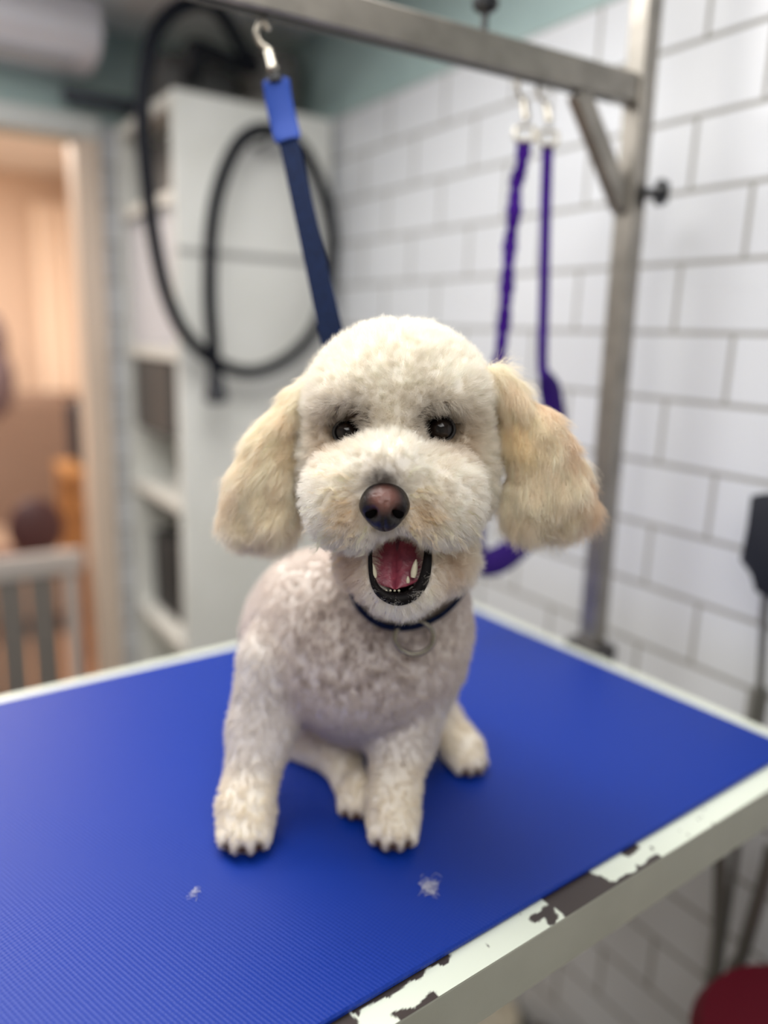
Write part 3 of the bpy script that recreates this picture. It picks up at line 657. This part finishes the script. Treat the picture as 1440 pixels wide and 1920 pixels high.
# front legs
fl.cone(P(522, 1245, .700), P(492, 1365, .682), .0430, .0330, .02)
fl.cone(P(492, 1365, .682), P(462, 1500, .640), .0325, .0255, .015)
fl.cone(P(462, 1500, .640), P(456, 1560, .633), .0255, .0250, .012)
fl.cone(P(790, 1260, .720), P(752, 1385, .700), .0420, .0340, .02)
fl.cone(P(752, 1385, .700), P(738, 1490, .655), .0325, .0245, .015)
fl.cone(P(738, 1490, .655), P(735, 1545, .645), .0245, .0240, .012)
GAPS = []
def paw(cx, cy, Y, sc, yaw=0.0, toes=True):
    g = HZ(cx, cy, H_TAB)                     # front contact on the mat
    fd = np.array([math.sin(yaw), -math.cos(yaw), 0]); sd = np.array([math.cos(yaw), math.sin(yaw), 0])
    c = g - fd * 0.026 * sc + Z * 0.0165 * sc
    fl.ell(c, (sd, fd, Z), (.0235 * sc, .027 * sc, .0195 * sc), .008)
    fl.ell(c + Z * .010 * sc - fd * .006 * sc, (sd, fd, Z), (.0215 * sc, .022 * sc, .020 * sc), .01)
    tz = []
    for (sx, fx) in ((-.0160, .012), (-.0060, .0185), (.0060, .0185), (.0160, .012)):
        q = c + sd * sx * sc + fd * fx * sc - Z * .0045 * sc
        fl.ell(q, (sd, fd, Z), (.0067 * sc, .0105 * sc, .0105 * sc), .0030); tz.append(q + fd * 0.0098 * sc - Z * .004 * sc)
    for sx in (-.0112, 0, .0112): GAPS.append(c + sd * sx * sc + fd * (.0245 if sx == 0 else .021) * sc - Z * .007 * sc)
    return tz
TOES = paw(454, 1616, .6, 1.14, 0.05) + paw(736, 1608, .6, 1.08, 0.0)
# hind legs
fl.cone(P(780, 1255, .820), P(800, 1330, .800), .050, .034, .02)
fl.cone(P(800, 1330, .800), P(868, 1402, .772), .031, .0225, .015)
TOES += paw(893, 1462, .75, 0.95, 0.45)
fl.cone(P(590, 1330, .820), P(575, 1385, .790), .045, .028, .02)
fl.cone(P(560, 1392, .790), P(640, 1425, .740), .0235, .019, .015)
fl.cone(P(640, 1425, .740), P(664, 1480, .700), .0205, .020, .012)
TOES += paw(668, 1546, .67, 0.86, 0.05)
groups_ = [fh.a, fm.a, fe1.a, fe2.a, fb.a, fl.a]
LEN = np.array([0.0100, 0.0085, 0.0150, 0.0150, 0.0042, 0.0042])
def smin(a, b, k): h = np.clip(0.5 + 0.5 * (a - b) / k, 0, 1); return a + (b - a) * h - k * h * (1 - h)
hm_ = smin(fh.a, fm.a, .0045)
# keep the mouth and sockets open after blending
F_ = smin(hm_, fb.a, .018); F_ = smin(F_, fl.a, .014)
ef = np.minimum(fe1.a, fe2.a); F_ = smin(F_, ef, .009)
W_ = np.stack([np.exp(-np.clip(g, -.05, .2) / 0.006) for g in groups_]); W_ /= W_.sum(0) + 1e-12
X3, Y3, Z3 = np.meshgrid(gx, gy, gz, indexing='ij')
def gauss(c, s): return np.exp(-((X3 - c[0]) ** 2 + (Y3 - c[1]) ** 2 + (Z3 - c[2]) ** 2) / (2 * s * s))
NOSE_C = P(721, 950, .5345)
shrt = np.clip(1 - 0.62 * gauss(EYE[0], .010) - 0.62 * gauss(EYE[1], .010) - 0.45 * gauss(NOSE_C, .014) - 0.5 * gauss(MC + FWD * -.01, .018), 0.12, 1)
L3 = np.tensordot(LEN.astype(np.float32), W_, (0, 0)) * shrt
zl = np.clip((Z3 - H_TAB) / 0.03, 0.25, 1); L3 = L3 * zl
ISO = (F_ + L3 * 0.80).astype(np.float32)
ISO = np.maximum(ISO, (H_TAB + 0.0006 - Z3))        # stands on the mat
del X3, Y3, Z3

def surface_nets(A):
    s = A < 0; nx, ny, nz_ = A.shape
    cnt = sum(s[i:nx - 1 + i, j:ny - 1 + j, k:nz_ - 1 + k].astype(np.int8) for i in (0, 1) for j in (0, 1) for k in (0, 1))
    act = (cnt > 0) & (cnt < 8); I = np.argwhere(act); vid = -np.ones(act.shape, np.int64); vid[act] = np.arange(len(I))
    acc = np.zeros((len(I), 3)); num = np.zeros(len(I))
    cr = [(i, j, k) for i in (0, 1) for j in (0, 1) for k in (0, 1)]
    for a in range(8):
        for b_ in range(a + 1, 8):
            d = np.array(cr[b_]) - np.array(cr[a])
            if abs(d).sum() != 1: continue
            va = A[tuple((I + cr[a]).T)]; vb = A[tuple((I + cr[b_]).T)]
            mk = (va < 0) != (vb < 0); t = np.where(mk, va / (va - vb + 1e-20), 0)
            acc += mk[:, None] * (np.array(cr[a]) + t[:, None] * d); num += mk
    V = (I + acc / num[:, None]) * RES + GB0
    Fs = []
    for ax_ in range(3):
        o1, o2 = [(1, 2), (2, 0), (0, 1)][ax_]
        sl0 = [slice(None)] * 3; sl1 = [slice(None)] * 3; sl0[ax_] = slice(0, -1); sl1[ax_] = slice(1, None)
        ch = s[tuple(sl0)] != s[tuple(sl1)]; E_ = np.argwhere(ch)
        ok = (E_[:, o1] > 0) & (E_[:, o2] > 0) & (E_[:, o1] < A.shape[o1] - 1) & (E_[:, o2] < A.shape[o2] - 1); E_ = E_[ok]
        u = np.zeros(3, int); v = np.zeros(3, int); u[o1] = 1; v[o2] = 1
        q = np.stack([vid[tuple((E_ - u - v).T)], vid[tuple((E_ - v).T)], vid[tuple(E_.T)], vid[tuple((E_ - u).T)]], 1)
        inside = s[tuple(E_.T)]; q[~inside] = q[~inside][:, ::-1]; Fs.append(q)
    return V, np.concatenate(Fs)
DV, DF = surface_nets(ISO)
def interp(A, p):
    q = (p - GB0) / RES; i = np.clip(np.floor(q).astype(int), 0, gn - 2); f = np.clip(q - i, 0, 1); r = 0
    for dx in (0, 1):
        for dy in (0, 1):
            for dz in (0, 1):
                wgt = (f[:, 0] if dx else 1 - f[:, 0]) * (f[:, 1] if dy else 1 - f[:, 1]) * (f[:, 2] if dz else 1 - f[:, 2])
                r = r + wgt * A[i[:, 0] + dx, i[:, 1] + dy, i[:, 2] + dz]
    return r
def grad(p, e=0.003):
    g = np.stack([interp(ISO, p + e * v) - interp(ISO, p - e * v) for v in np.eye(3)], 1)
    return g / (np.linalg.norm(g, axis=1)[:, None] + 1e-9)

# keep only the piece connected to the body (drop specks)
def ga(p, c, s): return np.exp(-((p - c) ** 2).sum(1) / (2 * s * s))
def grp_w(p):
    g = np.stack([interp(a, p) for a in groups_], 1); e = np.exp(-np.clip(g, -.05, .2) / 0.004); return e / e.sum(1)[:, None]
INN = [P(682, 806, .588), P(790, 806, .588)]
EAR_TOP = [P(470, 770, .65), P(1010, 740, .645)]
C_HEAD = lin((247, 243, 235)); C_MUZ = lin((248, 244, 237)); C_EARL = lin((249, 240, 223)); C_EARD = lin((220, 182, 140))
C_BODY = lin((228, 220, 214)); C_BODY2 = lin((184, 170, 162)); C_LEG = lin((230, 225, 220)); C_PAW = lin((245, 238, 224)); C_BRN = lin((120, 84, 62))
def fur_color(p, gw):
    n1 = fbm(p * 60, 1, 3)[:, None]; n2 = fbm(p * 140, 4, 3)[:, None]
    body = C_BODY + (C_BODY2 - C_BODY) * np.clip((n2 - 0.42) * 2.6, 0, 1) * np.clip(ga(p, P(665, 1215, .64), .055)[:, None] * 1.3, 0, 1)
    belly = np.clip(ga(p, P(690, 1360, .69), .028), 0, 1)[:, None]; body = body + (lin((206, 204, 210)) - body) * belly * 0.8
    hp_ = np.clip((p[:, 2:3] - (H_TAB + 0.045)) / 0.03, 0, 1)
    leg = C_PAW + (C_LEG - C_PAW) * hp_
    ed = []
    for (gi, c0, sgn) in ((2, P(565, 850, .65), -1), (3, P(935, 850, .645), 1)):
        u = ((p - c0) @ RGT) * sgn / 0.055; v = ((p - c0) @ UPV) / 0.06
        # apricot along the outer rim, top and lower fringe
        t = np.clip((u * .8 + v * .35 - .62 + (n1[:, 0] - .5) * 0.7) * 1.9, 0, 1) * 0.95 + np.clip((-v - 1.45) * 1.6, 0, 1) * 0.8
        t = np.clip(t + (n2[:, 0] - 0.5) * 0.7, 0, 1)[:, None]
        ed.append(C_EARL + (C_EARD - C_EARL) * t)
    head = C_HEAD + 0 * p; muz = C_MUZ + 0 * p
    cols = [head, muz, ed[0], ed[1], body, leg]
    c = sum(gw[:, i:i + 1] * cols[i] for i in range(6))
    def tint(c, col, a): a = np.clip(a, 0, 1)[:, None]; return c + (lin(col) - c) * a
    # tear marks at the inner corners, warm stains by the mouth, grey on the nose bridge
    hw = gw[:, 0] + gw[:, 1]
    for i, s_ in ((0, -1), (1, 1)):
        c = tint(c, (78, 54, 38), hw * (1.3 * ga(p, EYE[i], .0122) + 0.9 * ga(p, P(672 if i == 0 else 793, 778, .588), .0095)))
        c = tint(c, (232, 208, 174), hw * 0.6 * ga(p, EYE[i] - UPV * .012 + RGT * s_ * .004, .016))
    c = tint(c, (226, 202, 174), hw * 0.5 * ga(p, P(668, 1070, .585), .015)); c = tint(c, (226, 202, 174), hw * 0.5 * ga(p, P(835, 1062, .588), .016))
    c = tint(c, (238, 222, 196), hw * (0.6 * ga(p, P(655, 965, .54), .010) + 0.6 * ga(p, P(788, 965, .54), .010)))
    c = tint(c, (88, 76, 72), hw * 0.9 * ga(p, P(719, 906, .534), .0065))
    for q in (P(586, 800, .625), P(948, 790, .62)): c = tint(c, (250, 226, 176), (gw[:, 2] + gw[:, 3]) * 0.7 * ga(p, q, .013))
    for q in GAPS: c = tint(c, (96, 62, 44), 1.25 * ga(p, q, .0042))
    return c
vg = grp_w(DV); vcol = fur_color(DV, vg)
# mouth lining colour
mm = np.clip(1.2 - np.linalg.norm((DV - P(749, 1070, .56)) @ np.stack([RGT / .0205, UPV / .0235, FWD / .045]).T, axis=1), 0, 0.2) * 5
em = np.clip(sum(np.clip((1.25 - np.linalg.norm(DV - (e_ - FWD * .002), axis=1) / .0110) * 4, 0, 1) for e_ in EYE), 0, 1)
dk = np.clip(mm + em, 0, 1)[:, None]; vcol = vcol * (1 - dk) + lin((30, 20, 24)) * dk
me = bpy.data.meshes.new('dog'); dorg = np.array([DV[:, 0].mean(), DV[:, 1].mean(), H_TAB]) + OFF
me.from_pydata((DV + OFF - dorg).tolist(), [], DF.tolist())
ca = me.color_attributes.new('col', 'FLOAT_COLOR', 'POINT'); ca.data.foreach_set('color', np.hstack([vcol, np.ones((len(DV), 1))]).astype(np.float32).ravel())
me.polygons.foreach_set('use_smooth', [True] * len(me.polygons))
dog = bpy.data.objects.new('dog', me); S.collection.objects.link(dog); dog.location = Vector(dorg)
tag(dog, 'small cream curly-coated dog sitting on the blue grooming mat with open mouth', 'dog')
def col_mat(name, rough, sss=0.0, sheen=0.0):
    m = bpy.data.materials.new(name); m.use_nodes = True; nt = m.node_tree; b = nt.nodes['Principled BSDF']
    a = nt.nodes.new('ShaderNodeAttribute'); a.attribute_name = 'col'
    nt.links.new(a.outputs['Color'], b.inputs['Base Color']); b.inputs['Roughness'].default_value = rough
    b.inputs['Specular IOR Level'].default_value = 0.25
    return m
M_skin = col_mat('dog_skin', 0.8); me.materials.append(M_skin)
M_fur = bpy.data.materials.new('dog_fur'); M_fur.use_nodes = True; nt = M_fur.node_tree; nt.nodes.clear()
out = nt.nodes.new('ShaderNodeOutputMaterial'); a = nt.nodes.new('ShaderNodeAttribute'); a.attribute_name = 'col'
di = nt.nodes.new('ShaderNodeBsdfDiffuse'); tr = nt.nodes.new('ShaderNodeBsdfTranslucent'); gl = nt.nodes.new('ShaderNodeBsdfAnisotropic')
gl.inputs['Roughness'].default_value = 0.45
m1 = nt.nodes.new('ShaderNodeMixShader'); m2 = nt.nodes.new('ShaderNodeMixShader'); m1.inputs[0].default_value = 0.42; m2.inputs[0].default_value = 0.07
nt.links.new(a.outputs['Color'], di.inputs[0]); nt.links.new(a.outputs['Color'], tr.inputs[0]); nt.links.new(a.outputs['Color'], gl.inputs[0])
nt.links.new(di.outputs[0], m1.inputs[1]); nt.links.new(tr.outputs[0], m1.inputs[2]); nt.links.new(m1.outputs[0], m2.inputs[1]); nt.links.new(gl.outputs[0], m2.inputs[2])
nt.links.new(m2.outputs[0], out.inputs[0])

# fur: clumps of strands grown from the skin
tri = np.vstack([DF[:, [0, 1, 2]], DF[:, [0, 2, 3]]])
ta, tb_, tc_ = DV[tri[:, 0]], DV[tri[:, 1]], DV[tri[:, 2]]
tarea = np.linalg.norm(np.cross(tb_ - ta, tc_ - ta), axis=1) / 2; tcen = (ta + tb_ + tc_) / 3; tg = grp_w(tcen)
def nrm(v): return v / (np.linalg.norm(v, axis=1)[:, None] + 1e-9)
def mouth_in(p, s=1.0):
    q = p - P(749, 1070, .56); x = q @ RGT; y = q @ UPV; z = q @ FWD
    return (((x / (.0215 * s)) ** 2 + (y / (.0245 * s)) ** 2) < 1) & (z < .03)
def nose_in(p):
    q = p - NOSE_C; return ((q @ RGT / .0185) ** 2 + (q @ UPV / .0180) ** 2 + (q @ FWD / .016) ** 2) < 1
def eye_in(p):
    r = np.zeros(len(p), bool)
    for e_, s_ in zip(EYE, (.0118, .0125)): q = p - e_; r |= ((q @ RGT / s_) ** 2 + (q @ UPV / (s_ * .92)) ** 2 + (q @ FWD / .018) ** 2) < 1
    return r
def grow(name, parts, n_clump, per, sig, length, seed, flow, lay, curl, curlf, clump, rad, rnd, seg=6, minw=0.5, wfun=None, fz=0.10, sway=0.30, swf=45, tone=(1, 1, 1)):
    rng = np.random.default_rng(seed)
    wt = tarea * sum(tg[:, i] for i in parts) * (1 if wfun is None else wfun(tcen)); wt = np.where(sum(tg[:, i] for i in parts) > minw * .6, wt, 0); wt = wt / wt.sum()
    ti = rng.choice(len(tri), n_clump, p=wt); r1 = np.sqrt(rng.random(n_clump)); r2 = rng.random(n_clump)
    c = (1 - r1)[:, None] * ta[ti] + (r1 * (1 - r2))[:, None] * tb_[ti] + (r1 * r2)[:, None] * tc_[ti]
    n = grad(c); ix = np.repeat(np.arange(n_clump), per)
    off = rng.normal(size=(len(ix), 3)) * sig; off -= (off * n[ix]).sum(1)[:, None] * n[ix]
    p = c[ix] + off; nn = grad(p)
    for _ in range(2): p = p - nn * interp(ISO, p)[:, None]
    nn = grad(p)
    ok = ~(mouth_in(p) | nose_in(p) | eye_in(p)) & (np.abs(interp(ISO, p)) < .003) & (p[:, 2] > H_TAB + .002)
    ok &= (grp_w(p)[:, parts].sum(1) > 0.35)
    p, nn, ix, off = p[ok], nn[ok], ix[ok], off[ok]; N = len(p)
    fl_ = flow(p, nn); fl_ = fl_ - (fl_ * nn).sum(1)[:, None] * nn; fl_ = nrm(fl_)
    sw = np.stack([fbm(p * swf + 7.3 * k, 20 + k + seed, 2) - .5 for k in range(3)], 1) * 2.2
    cr_d = nrm(rng.normal(size=(n_clump, 3)))[ix]
    d0 = nrm(nn * (1 - lay) + fl_ * lay + sw * sway + cr_d * rnd + rng.normal(size=(N, 3)) * fz)
    Ls = interp(L3, p) * length * (0.72 + 0.5 * rng.random(n_clump)[ix]) * (0.80 + 0.35 * rng.random(N))
    t = np.linspace(0, 1, seg)
    e1 = nrm(np.cross(d0, cr_d)); e2 = np.cross(d0, e1)
    ph = (rng.random(n_clump) * 6.283)[ix] + rng.normal(size=N) * 0.5; fr_ = curlf * (0.7 + 0.6 * rng.random(n_clump))[ix]
    am = curl * (0.4 + 0.9 * rng.random(n_clump))[ix] * Ls
    pts = np.empty((N, seg, 3), np.float32)
    for k, tk in enumerate(t):
        bend = fl_ * (Ls * 0.45 * lay * tk * tk)[:, None] - np.array([0, 0, 1.0]) * (Ls * 0.10 * tk * tk)[:, None]
        a_ = ph + fr_ * tk
        cu_ = e1 * (am * tk ** .7 * (np.cos(a_) - np.cos(ph) * (1 - tk)))[:, None] + e2 * (am * tk ** .7 * (np.sin(a_) - np.sin(ph) * (1 - tk)))[:, None]
        pts[:, k] = p + d0 * (Ls * tk)[:, None] + bend + cu_ - off * (clump * tk ** 1.2)
    gw = grp_w(p); col = fur_color(p, gw)
    col = col * (0.93 + 0.12 * rng.random(n_clump)[ix] + 0.05 * rng.random(N))[:, None]
    col = np.clip(col * np.array(tone), 0, 0.95)
    hc = bpy.data.hair_curves.new(name); hc.add_curves([seg] * N)
    hc.attributes['position'].data.foreach_set('vector', (pts + (OFF - dorg).astype(np.float32)).astype(np.float32).ravel())
    ra = hc.attributes.get('radius') or hc.attributes.new('radius', 'FLOAT', 'POINT')
    ra.data.foreach_set('value', np.tile((rad * (1 - 0.75 * t ** 1.5)).astype(np.float32), N))
    at = hc.attributes.new('col', 'FLOAT_COLOR', 'CURVE'); at.data.foreach_set('color', np.hstack([col, np.ones((N, 1))]).astype(np.float32).ravel())
    o = bpy.data.objects.new(name, hc); S.collection.objects.link(o); hc.materials.append(M_fur); o.parent = dog
    return o
HC = P(745, 850, .66)
def flow_head(p, n):
    r = p - HC; f = RGT * np.sign(r @ RGT)[:, None] * 0.3 + UPV * np.clip((r @ UPV)[:, None] / .05, -1, 1)
    q = p - NOSE_C; near = np.exp(-(q ** 2).sum(1) / (2 * .045 ** 2))[:, None]     # muzzle hair fans out from the nose
    f = f * (1 - near) + (q / .03) * near * 1.5
    mq = p - MC; nm = np.exp(-(mq ** 2).sum(1) / (2 * .025 ** 2))[:, None]
    return f * (1 - nm) + (mq / .02) * nm * 0.6 - UPV * 0.7 * nm - UPV * near * .25 + 1e-4
def flow_ear(p, n): return -UPV + RGT * np.sign(p @ RGT - 0.01)[:, None] * 0.25 - FWD * 0.1 + 0 * p
def flow_body(p, n): return -Z + 0 * p
Q = 1.0
grow('head_fur', [0, 1], int(15000 * Q), 16, .0012, 1.0, 1, flow_head, .25, .12, 5.0, .28, .000085, .16, sway=.2)
def near_nose(p):
    q = p - NOSE_C; x, y = q @ RGT, q @ UPV
    return np.exp(-((np.abs(x) - .024) / .011) ** 2 - ((y + .006) / .020) ** 2) + 0.25 * np.exp(-((np.abs(x) - .045) / .014) ** 2 - ((y + .018) / .018) ** 2)
grow('muzzle_curls', [1], int(260 * Q), 24, .00030, 1.7, 11, flow_head, .70, .19, 9.5, .10, .00011, .35, seg=14, wfun=near_nose, fz=.02, tone=(1.06, 1.01, .93))
for g_, sd_ in ((2, 2), (3, 3)):
    grow('ear_fur', [g_], int(4600 * Q), 18, .0014, 1.3, sd_, flow_ear, .84, .14, 7.5, .80, .000095, .12, seg=10, fz=.05, sway=.42, swf=75)
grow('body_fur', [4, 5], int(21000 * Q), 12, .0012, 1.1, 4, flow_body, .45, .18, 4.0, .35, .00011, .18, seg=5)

# eyes
M_eye = mat('eye_dark', (14, 11, 12), 0.06); M_eye.node_tree.nodes['Principled BSDF'].inputs['Specular IOR Level'].default_value = 0.4
M_iris = mat('iris_brown', (30, 22, 19), 0.08)
M_lid = mat('eyelid', (18, 13, 13), 0.6)
for e_, r_ in zip(EYE, (.0106, .0113)):
    c = e_ + FWD * 0.0030
    eb = MB().ell(c, AX, (r_, r_, r_), 32, 20).build('eyeball', M_eye, dog)
    v = -c / np.linalg.norm(c)
    cap = lambda R_, a0: [(max(R_ * math.sin(a), 1e-5), R_ * math.cos(a) - r_) for a in np.radians(np.linspace(a0, 0, 9))]
    MB().lathe(c + v * r_, v, cap(r_ * 1.006, 42), 32).build('iris', M_iris, eb)
    MB().lathe(c + v * r_, v, cap(r_ * 1.012, 18), 28).build('pupil', M_eye, eb)
    lid = [c + v * r_ * .55 + RGT * r_ * 0.97 * math.cos(a) + UPV * r_ * 0.86 * math.sin(a) for a in np.linspace(0, 2 * math.pi, 41)]
    MB().tube(lid, .0013, 10).build('eyelid', M_lid, dog)
# nose
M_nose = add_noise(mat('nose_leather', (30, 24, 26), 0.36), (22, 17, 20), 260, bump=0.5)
nt = M_nose.node_tree; b = nt.nodes['Principled BSDF']; g = nt.nodes.new('ShaderNodeNewGeometry')      # brown-pink centre in a black rim; lit top and unlit underside painted in
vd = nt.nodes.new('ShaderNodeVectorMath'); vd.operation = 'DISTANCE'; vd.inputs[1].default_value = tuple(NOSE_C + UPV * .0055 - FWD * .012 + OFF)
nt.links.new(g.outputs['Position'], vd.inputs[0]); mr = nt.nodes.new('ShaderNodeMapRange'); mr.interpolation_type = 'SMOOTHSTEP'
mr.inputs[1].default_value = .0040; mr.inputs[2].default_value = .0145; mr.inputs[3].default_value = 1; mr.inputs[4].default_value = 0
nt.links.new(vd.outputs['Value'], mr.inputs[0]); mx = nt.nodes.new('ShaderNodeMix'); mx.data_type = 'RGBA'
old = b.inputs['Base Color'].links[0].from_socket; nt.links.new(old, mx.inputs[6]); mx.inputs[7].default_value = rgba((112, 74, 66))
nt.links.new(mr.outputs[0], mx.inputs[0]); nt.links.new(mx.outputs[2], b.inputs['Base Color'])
nb = MB(); V = []; nu, nv = 64, 40
NA = rotax(0)
for i in range(nv + 1):
    th = math.pi * i / nv
    for j in range(nu):
        ph = 2 * math.pi * j / nu; d = np.array([math.sin(th) * math.cos(ph), math.cos(th), -math.sin(th) * math.sin(ph)])
        s = np.array([.0178, .0178, .0165]); x, y, z = d
        wd = 1.0 - 0.18 * max(0, -y) ** 1.2 + 0.04 * y
        q = np.array([x * s[0] * wd, y * s[1], z * s[2]])
        for sx in (-1, 1):                     # nostrils: pits with flared wings
            dx = (x - sx * 0.55) / 0.22; dy = (y + 0.28) / 0.24; g_ = math.exp(-(dx * dx + dy * dy))
            if z < 0.2: q = q * (1 - 0.42 * g_)
            dx = (x - sx * 0.78) / 0.25; dy = (y + 0.10) / 0.35
            if z < 0.2: q = q * (1 + 0.05 * math.exp(-(dx * dx + dy * dy)))
        if z < 0: q = q * (1 - 0.06 * math.exp(-(x / 0.07) ** 2) * (1 if y < 0.2 else 0))
        V.append(NOSE_C + q[0] * RGT + q[1] * UPV + q[2] * FWD)
F = [(i * nu + j, (i + 1) * nu + j, (i + 1) * nu + (j + 1) % nu, i * nu + (j + 1) % nu) for i in range(nv) for j in range(nu)]
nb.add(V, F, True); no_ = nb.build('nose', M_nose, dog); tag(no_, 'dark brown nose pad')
# black nostril pits + shade painted on the nose underside come from the material by position
nt = M_nose.node_tree; b = nt.nodes['Principled BSDF']
for sx in (-1, 1):
    c = NOSE_C + RGT * sx * .0090 - UPV * .0046 - FWD * .0074
    MB().ell(c, rotax(sx * 20), (.0050, .0038, .0024), 20, 12).build('nostril', mat('nostril_black', (6, 4, 5), 0.8, Specular_IOR_Level=0.05), no_)
# mouth: lip, tongue, gums, teeth
M_lip = mat('lip_black', (14, 10, 12), 0.6, Specular_IOR_Level=0.2); M_tong = add_noise(mat('tongue_pink', (146, 64, 82), 0.4), (122, 50, 68), 160, bump=0.5)
M_in = mat('mouth_inside', (92, 34, 52), 0.4); M_tooth = mat('tooth', (214, 208, 184), 0.3)
mc = [(697, 1012), (694, 1045), (697, 1080), (708, 1106), (730, 1121), (755, 1123), (778, 1112), (794, 1088), (801, 1055), (803, 1020)]
def mY(y): return .560 + (1125 - y) * 0.00007
lp = spline([P(x, y, mY(y) + (.006 if y < 1030 else 0)) for x, y in mc], 8)
rr = np.interp(np.linspace(0, 1, len(lp)), [0, .2, .5, .8, 1], [.0014, .0019, .0050, .0042, .0028])
MB().tube(lp, rr, 14).build('lower_lip', M_lip, dog)
MB().ell(P(749, 1050, .592), rotax(3), (.0225, .0270, .012), 30, 18).build('mouth_lining', M_in, dog)
V = []; kk = 26; jj = 17
for i in range(kk):
    s_ = i / (kk - 1); py = 1012 + 90 * s_; Yc_ = .588 - .024 * s_; hw_ = (44 + 6 * math.sin(s_ * 3.1)) * (1 if s_ < .72 else math.sqrt(max(0.0, 1 - ((s_ - .72) / .285) ** 2)))
    px_ = 745 - 4 * s_
    for j in range(jj):
        u = j / (jj - 1) * 2 - 1
        V.append(P(px_ + u * hw_, py + 3 * (1 - u * u), Yc_ + .0022 * (u * u) * 0 + .0028 * math.exp(-(u / .10) ** 2) - .003 * (1 - u * u)))
nV = len(V); V2 = [v + FWD * .006 - UPV * .001 for v in V]
F = [(i * jj + j, i * jj + j + 1, (i + 1) * jj + j + 1, (i + 1) * jj + j) for i in range(kk - 1) for j in range(jj - 1)]
F2 = [tuple(nV + a for a in f)[::-1] for f in F]
ring_ = [j for j in range(jj)] + [i * jj + jj - 1 for i in range(1, kk)] + [(kk - 1) * jj + j for j in range(jj - 2, -1, -1)] + [i * jj for i in range(kk - 2, 0, -1)]
F3 = [(ring_[i], nV + ring_[i], nV + ring_[(i + 1) % len(ring_)], ring_[(i + 1) % len(ring_)]) for i in range(len(ring_))]
tag(MB().add(V + V2, F + F2 + F3, True).build('tongue', M_tong, dog), 'pink tongue')
def tooth(x, y, Y, hgt, r, tilt=0): 
    c = P(x, y, Y); ax_ = rotax(tilt)[1]
    MB().lathe(c, ax_, [(r * .7, -hgt * .35), (r, 0), (r * .92, hgt * .35), (r * .6, hgt * .75), (r * .12, hgt)], 16).build('tooth', M_tooth, dog)
tooth(702, 1076, .5640, .0085, .0021, -10); tooth(776, 1074, .5640, .0105, .0026, 10); tooth(765, 1090, .5655, .004, .0016, 0)
for i_, x in enumerate((724, 732, 740, 748)): tooth(x, 1108, .5630, .0012, .0010)

# collar
col_ = empty('dog_collar', P(800, 1165, .65), 'narrow navy collar with a steel ring around the dog neck', 'collar')
FB = smin(fb.a, fl.a, .014)
def hitdog(x, y, a=.58, b_=.80):
    Ys_ = np.linspace(a, b_, 300); d_ = ray(x, y); pr = d_[None] * (Ys_ / d_[1])[:, None]
    v = interp(FB, pr); return pr[np.argmax(v < 0)]
arc = [hitdog(x, y) for x, y in ((868, 1098), (850, 1132), (826, 1152), (800, 1162), (770, 1166), (735, 1162))]
q0 = [hitdog(868, 1098), hitdog(785, 1165), hitdog(655, 1050)]
n_ax = nrm(np.cross(q0[1] - q0[0], q0[2] - q0[0])[None])[0]; n_ax = n_ax * np.sign(n_ax[2])
cc = P(755, 1090, .705); cc = cc - n_ax * ((cc - q0[0]) @ n_ax)
ux = nrm(np.cross(n_ax, FWD)[None])[0]; uy = np.cross(n_ax, ux); cpts = []
ang = np.linspace(0, 2 * math.pi, 73)
for a in ang:
    dd_ = ux * math.cos(a) + uy * math.sin(a); tt_ = np.linspace(.02, .095, 121); pr = cc + dd_ * tt_[:, None]
    vals = interp(FB, pr); i_ = np.argmax(vals > 0.0); cpts.append(tt_[i_] if vals[i_] > 0 else .09)
cpts = np.array(cpts); cpts = np.convolve(np.r_[cpts[-7:-1], cpts, cpts[1:7]], np.ones(5) / 5, 'same')[6:-6]
CP = [cc + (ux * math.cos(a) + uy * math.sin(a)) * (r_ + 0.0028) for a, r_ in zip(ang, cpts)]
MB().tube(CP, 0.0075, 10, cap=False, flat=0.0020, side=n_ax).build('band', M_navy, col_)
M_ring = mat('ring_steel', (150, 146, 132), 0.25, 0.9)
rc = hitdog(776, 1192) - FWD * .008
MB().tube([rc + RGT * .0170 * math.cos(a) + (UPV * .97 + FWD * .1) * .0150 * math.sin(a) for a in np.linspace(0, 2 * math.pi, 49)], .0021, 10).build('ring', M_ring, col_)
print('COLLAR', cpts.min(), cpts.max(), [np.round((720 + F_PX * (c @ RGT) / (c @ FWD), 960 - F_PX * (c @ UPV) / (c @ FWD)), 2) if 0 else (int(720 + F_PX * (c @ RGT) / (c @ FWD)), int(960 - F_PX * (c @ UPV) / (c @ FWD)), round(float(c[1]), 3)) for c in CP[::6]])
# loose hair tufts on the mat
def tuft(x, y, n, spread, seed, name='hair_tuft', label=''):
    rng = np.random.default_rng(seed); c0 = HZ(x, y, H_TAB + .0005); mb = MB()
    for i in range(n):
        a = rng.random() * 3.1; q = c0 + np.array([rng.normal() * spread * .6, rng.normal() * spread, 0.0004 + rng.random() * .0012]); L = spread * (0.8 + rng.random())
        d = np.array([math.cos(a), math.sin(a), 0]); e = np.array([-d[1], d[0], 0]) * rng.normal() * .35
        mb.tube([q - d * L / 2, q + e * L * .5 + Z * .0006, q + d * L / 2], 0.00010, 4)
    o = mb.build(name, mat('loose_hair', (214, 214, 220), 0.7)); return tag(o, label, 'hair')
tuft(805, 1665, 70, .0062, 5, label='larger tuft of loose pale hair on the blue mat ahead of the front paws')
tuft(365, 1673, 30, .0034, 6, label='small tuft of loose pale hair on the blue mat left of the front paws')
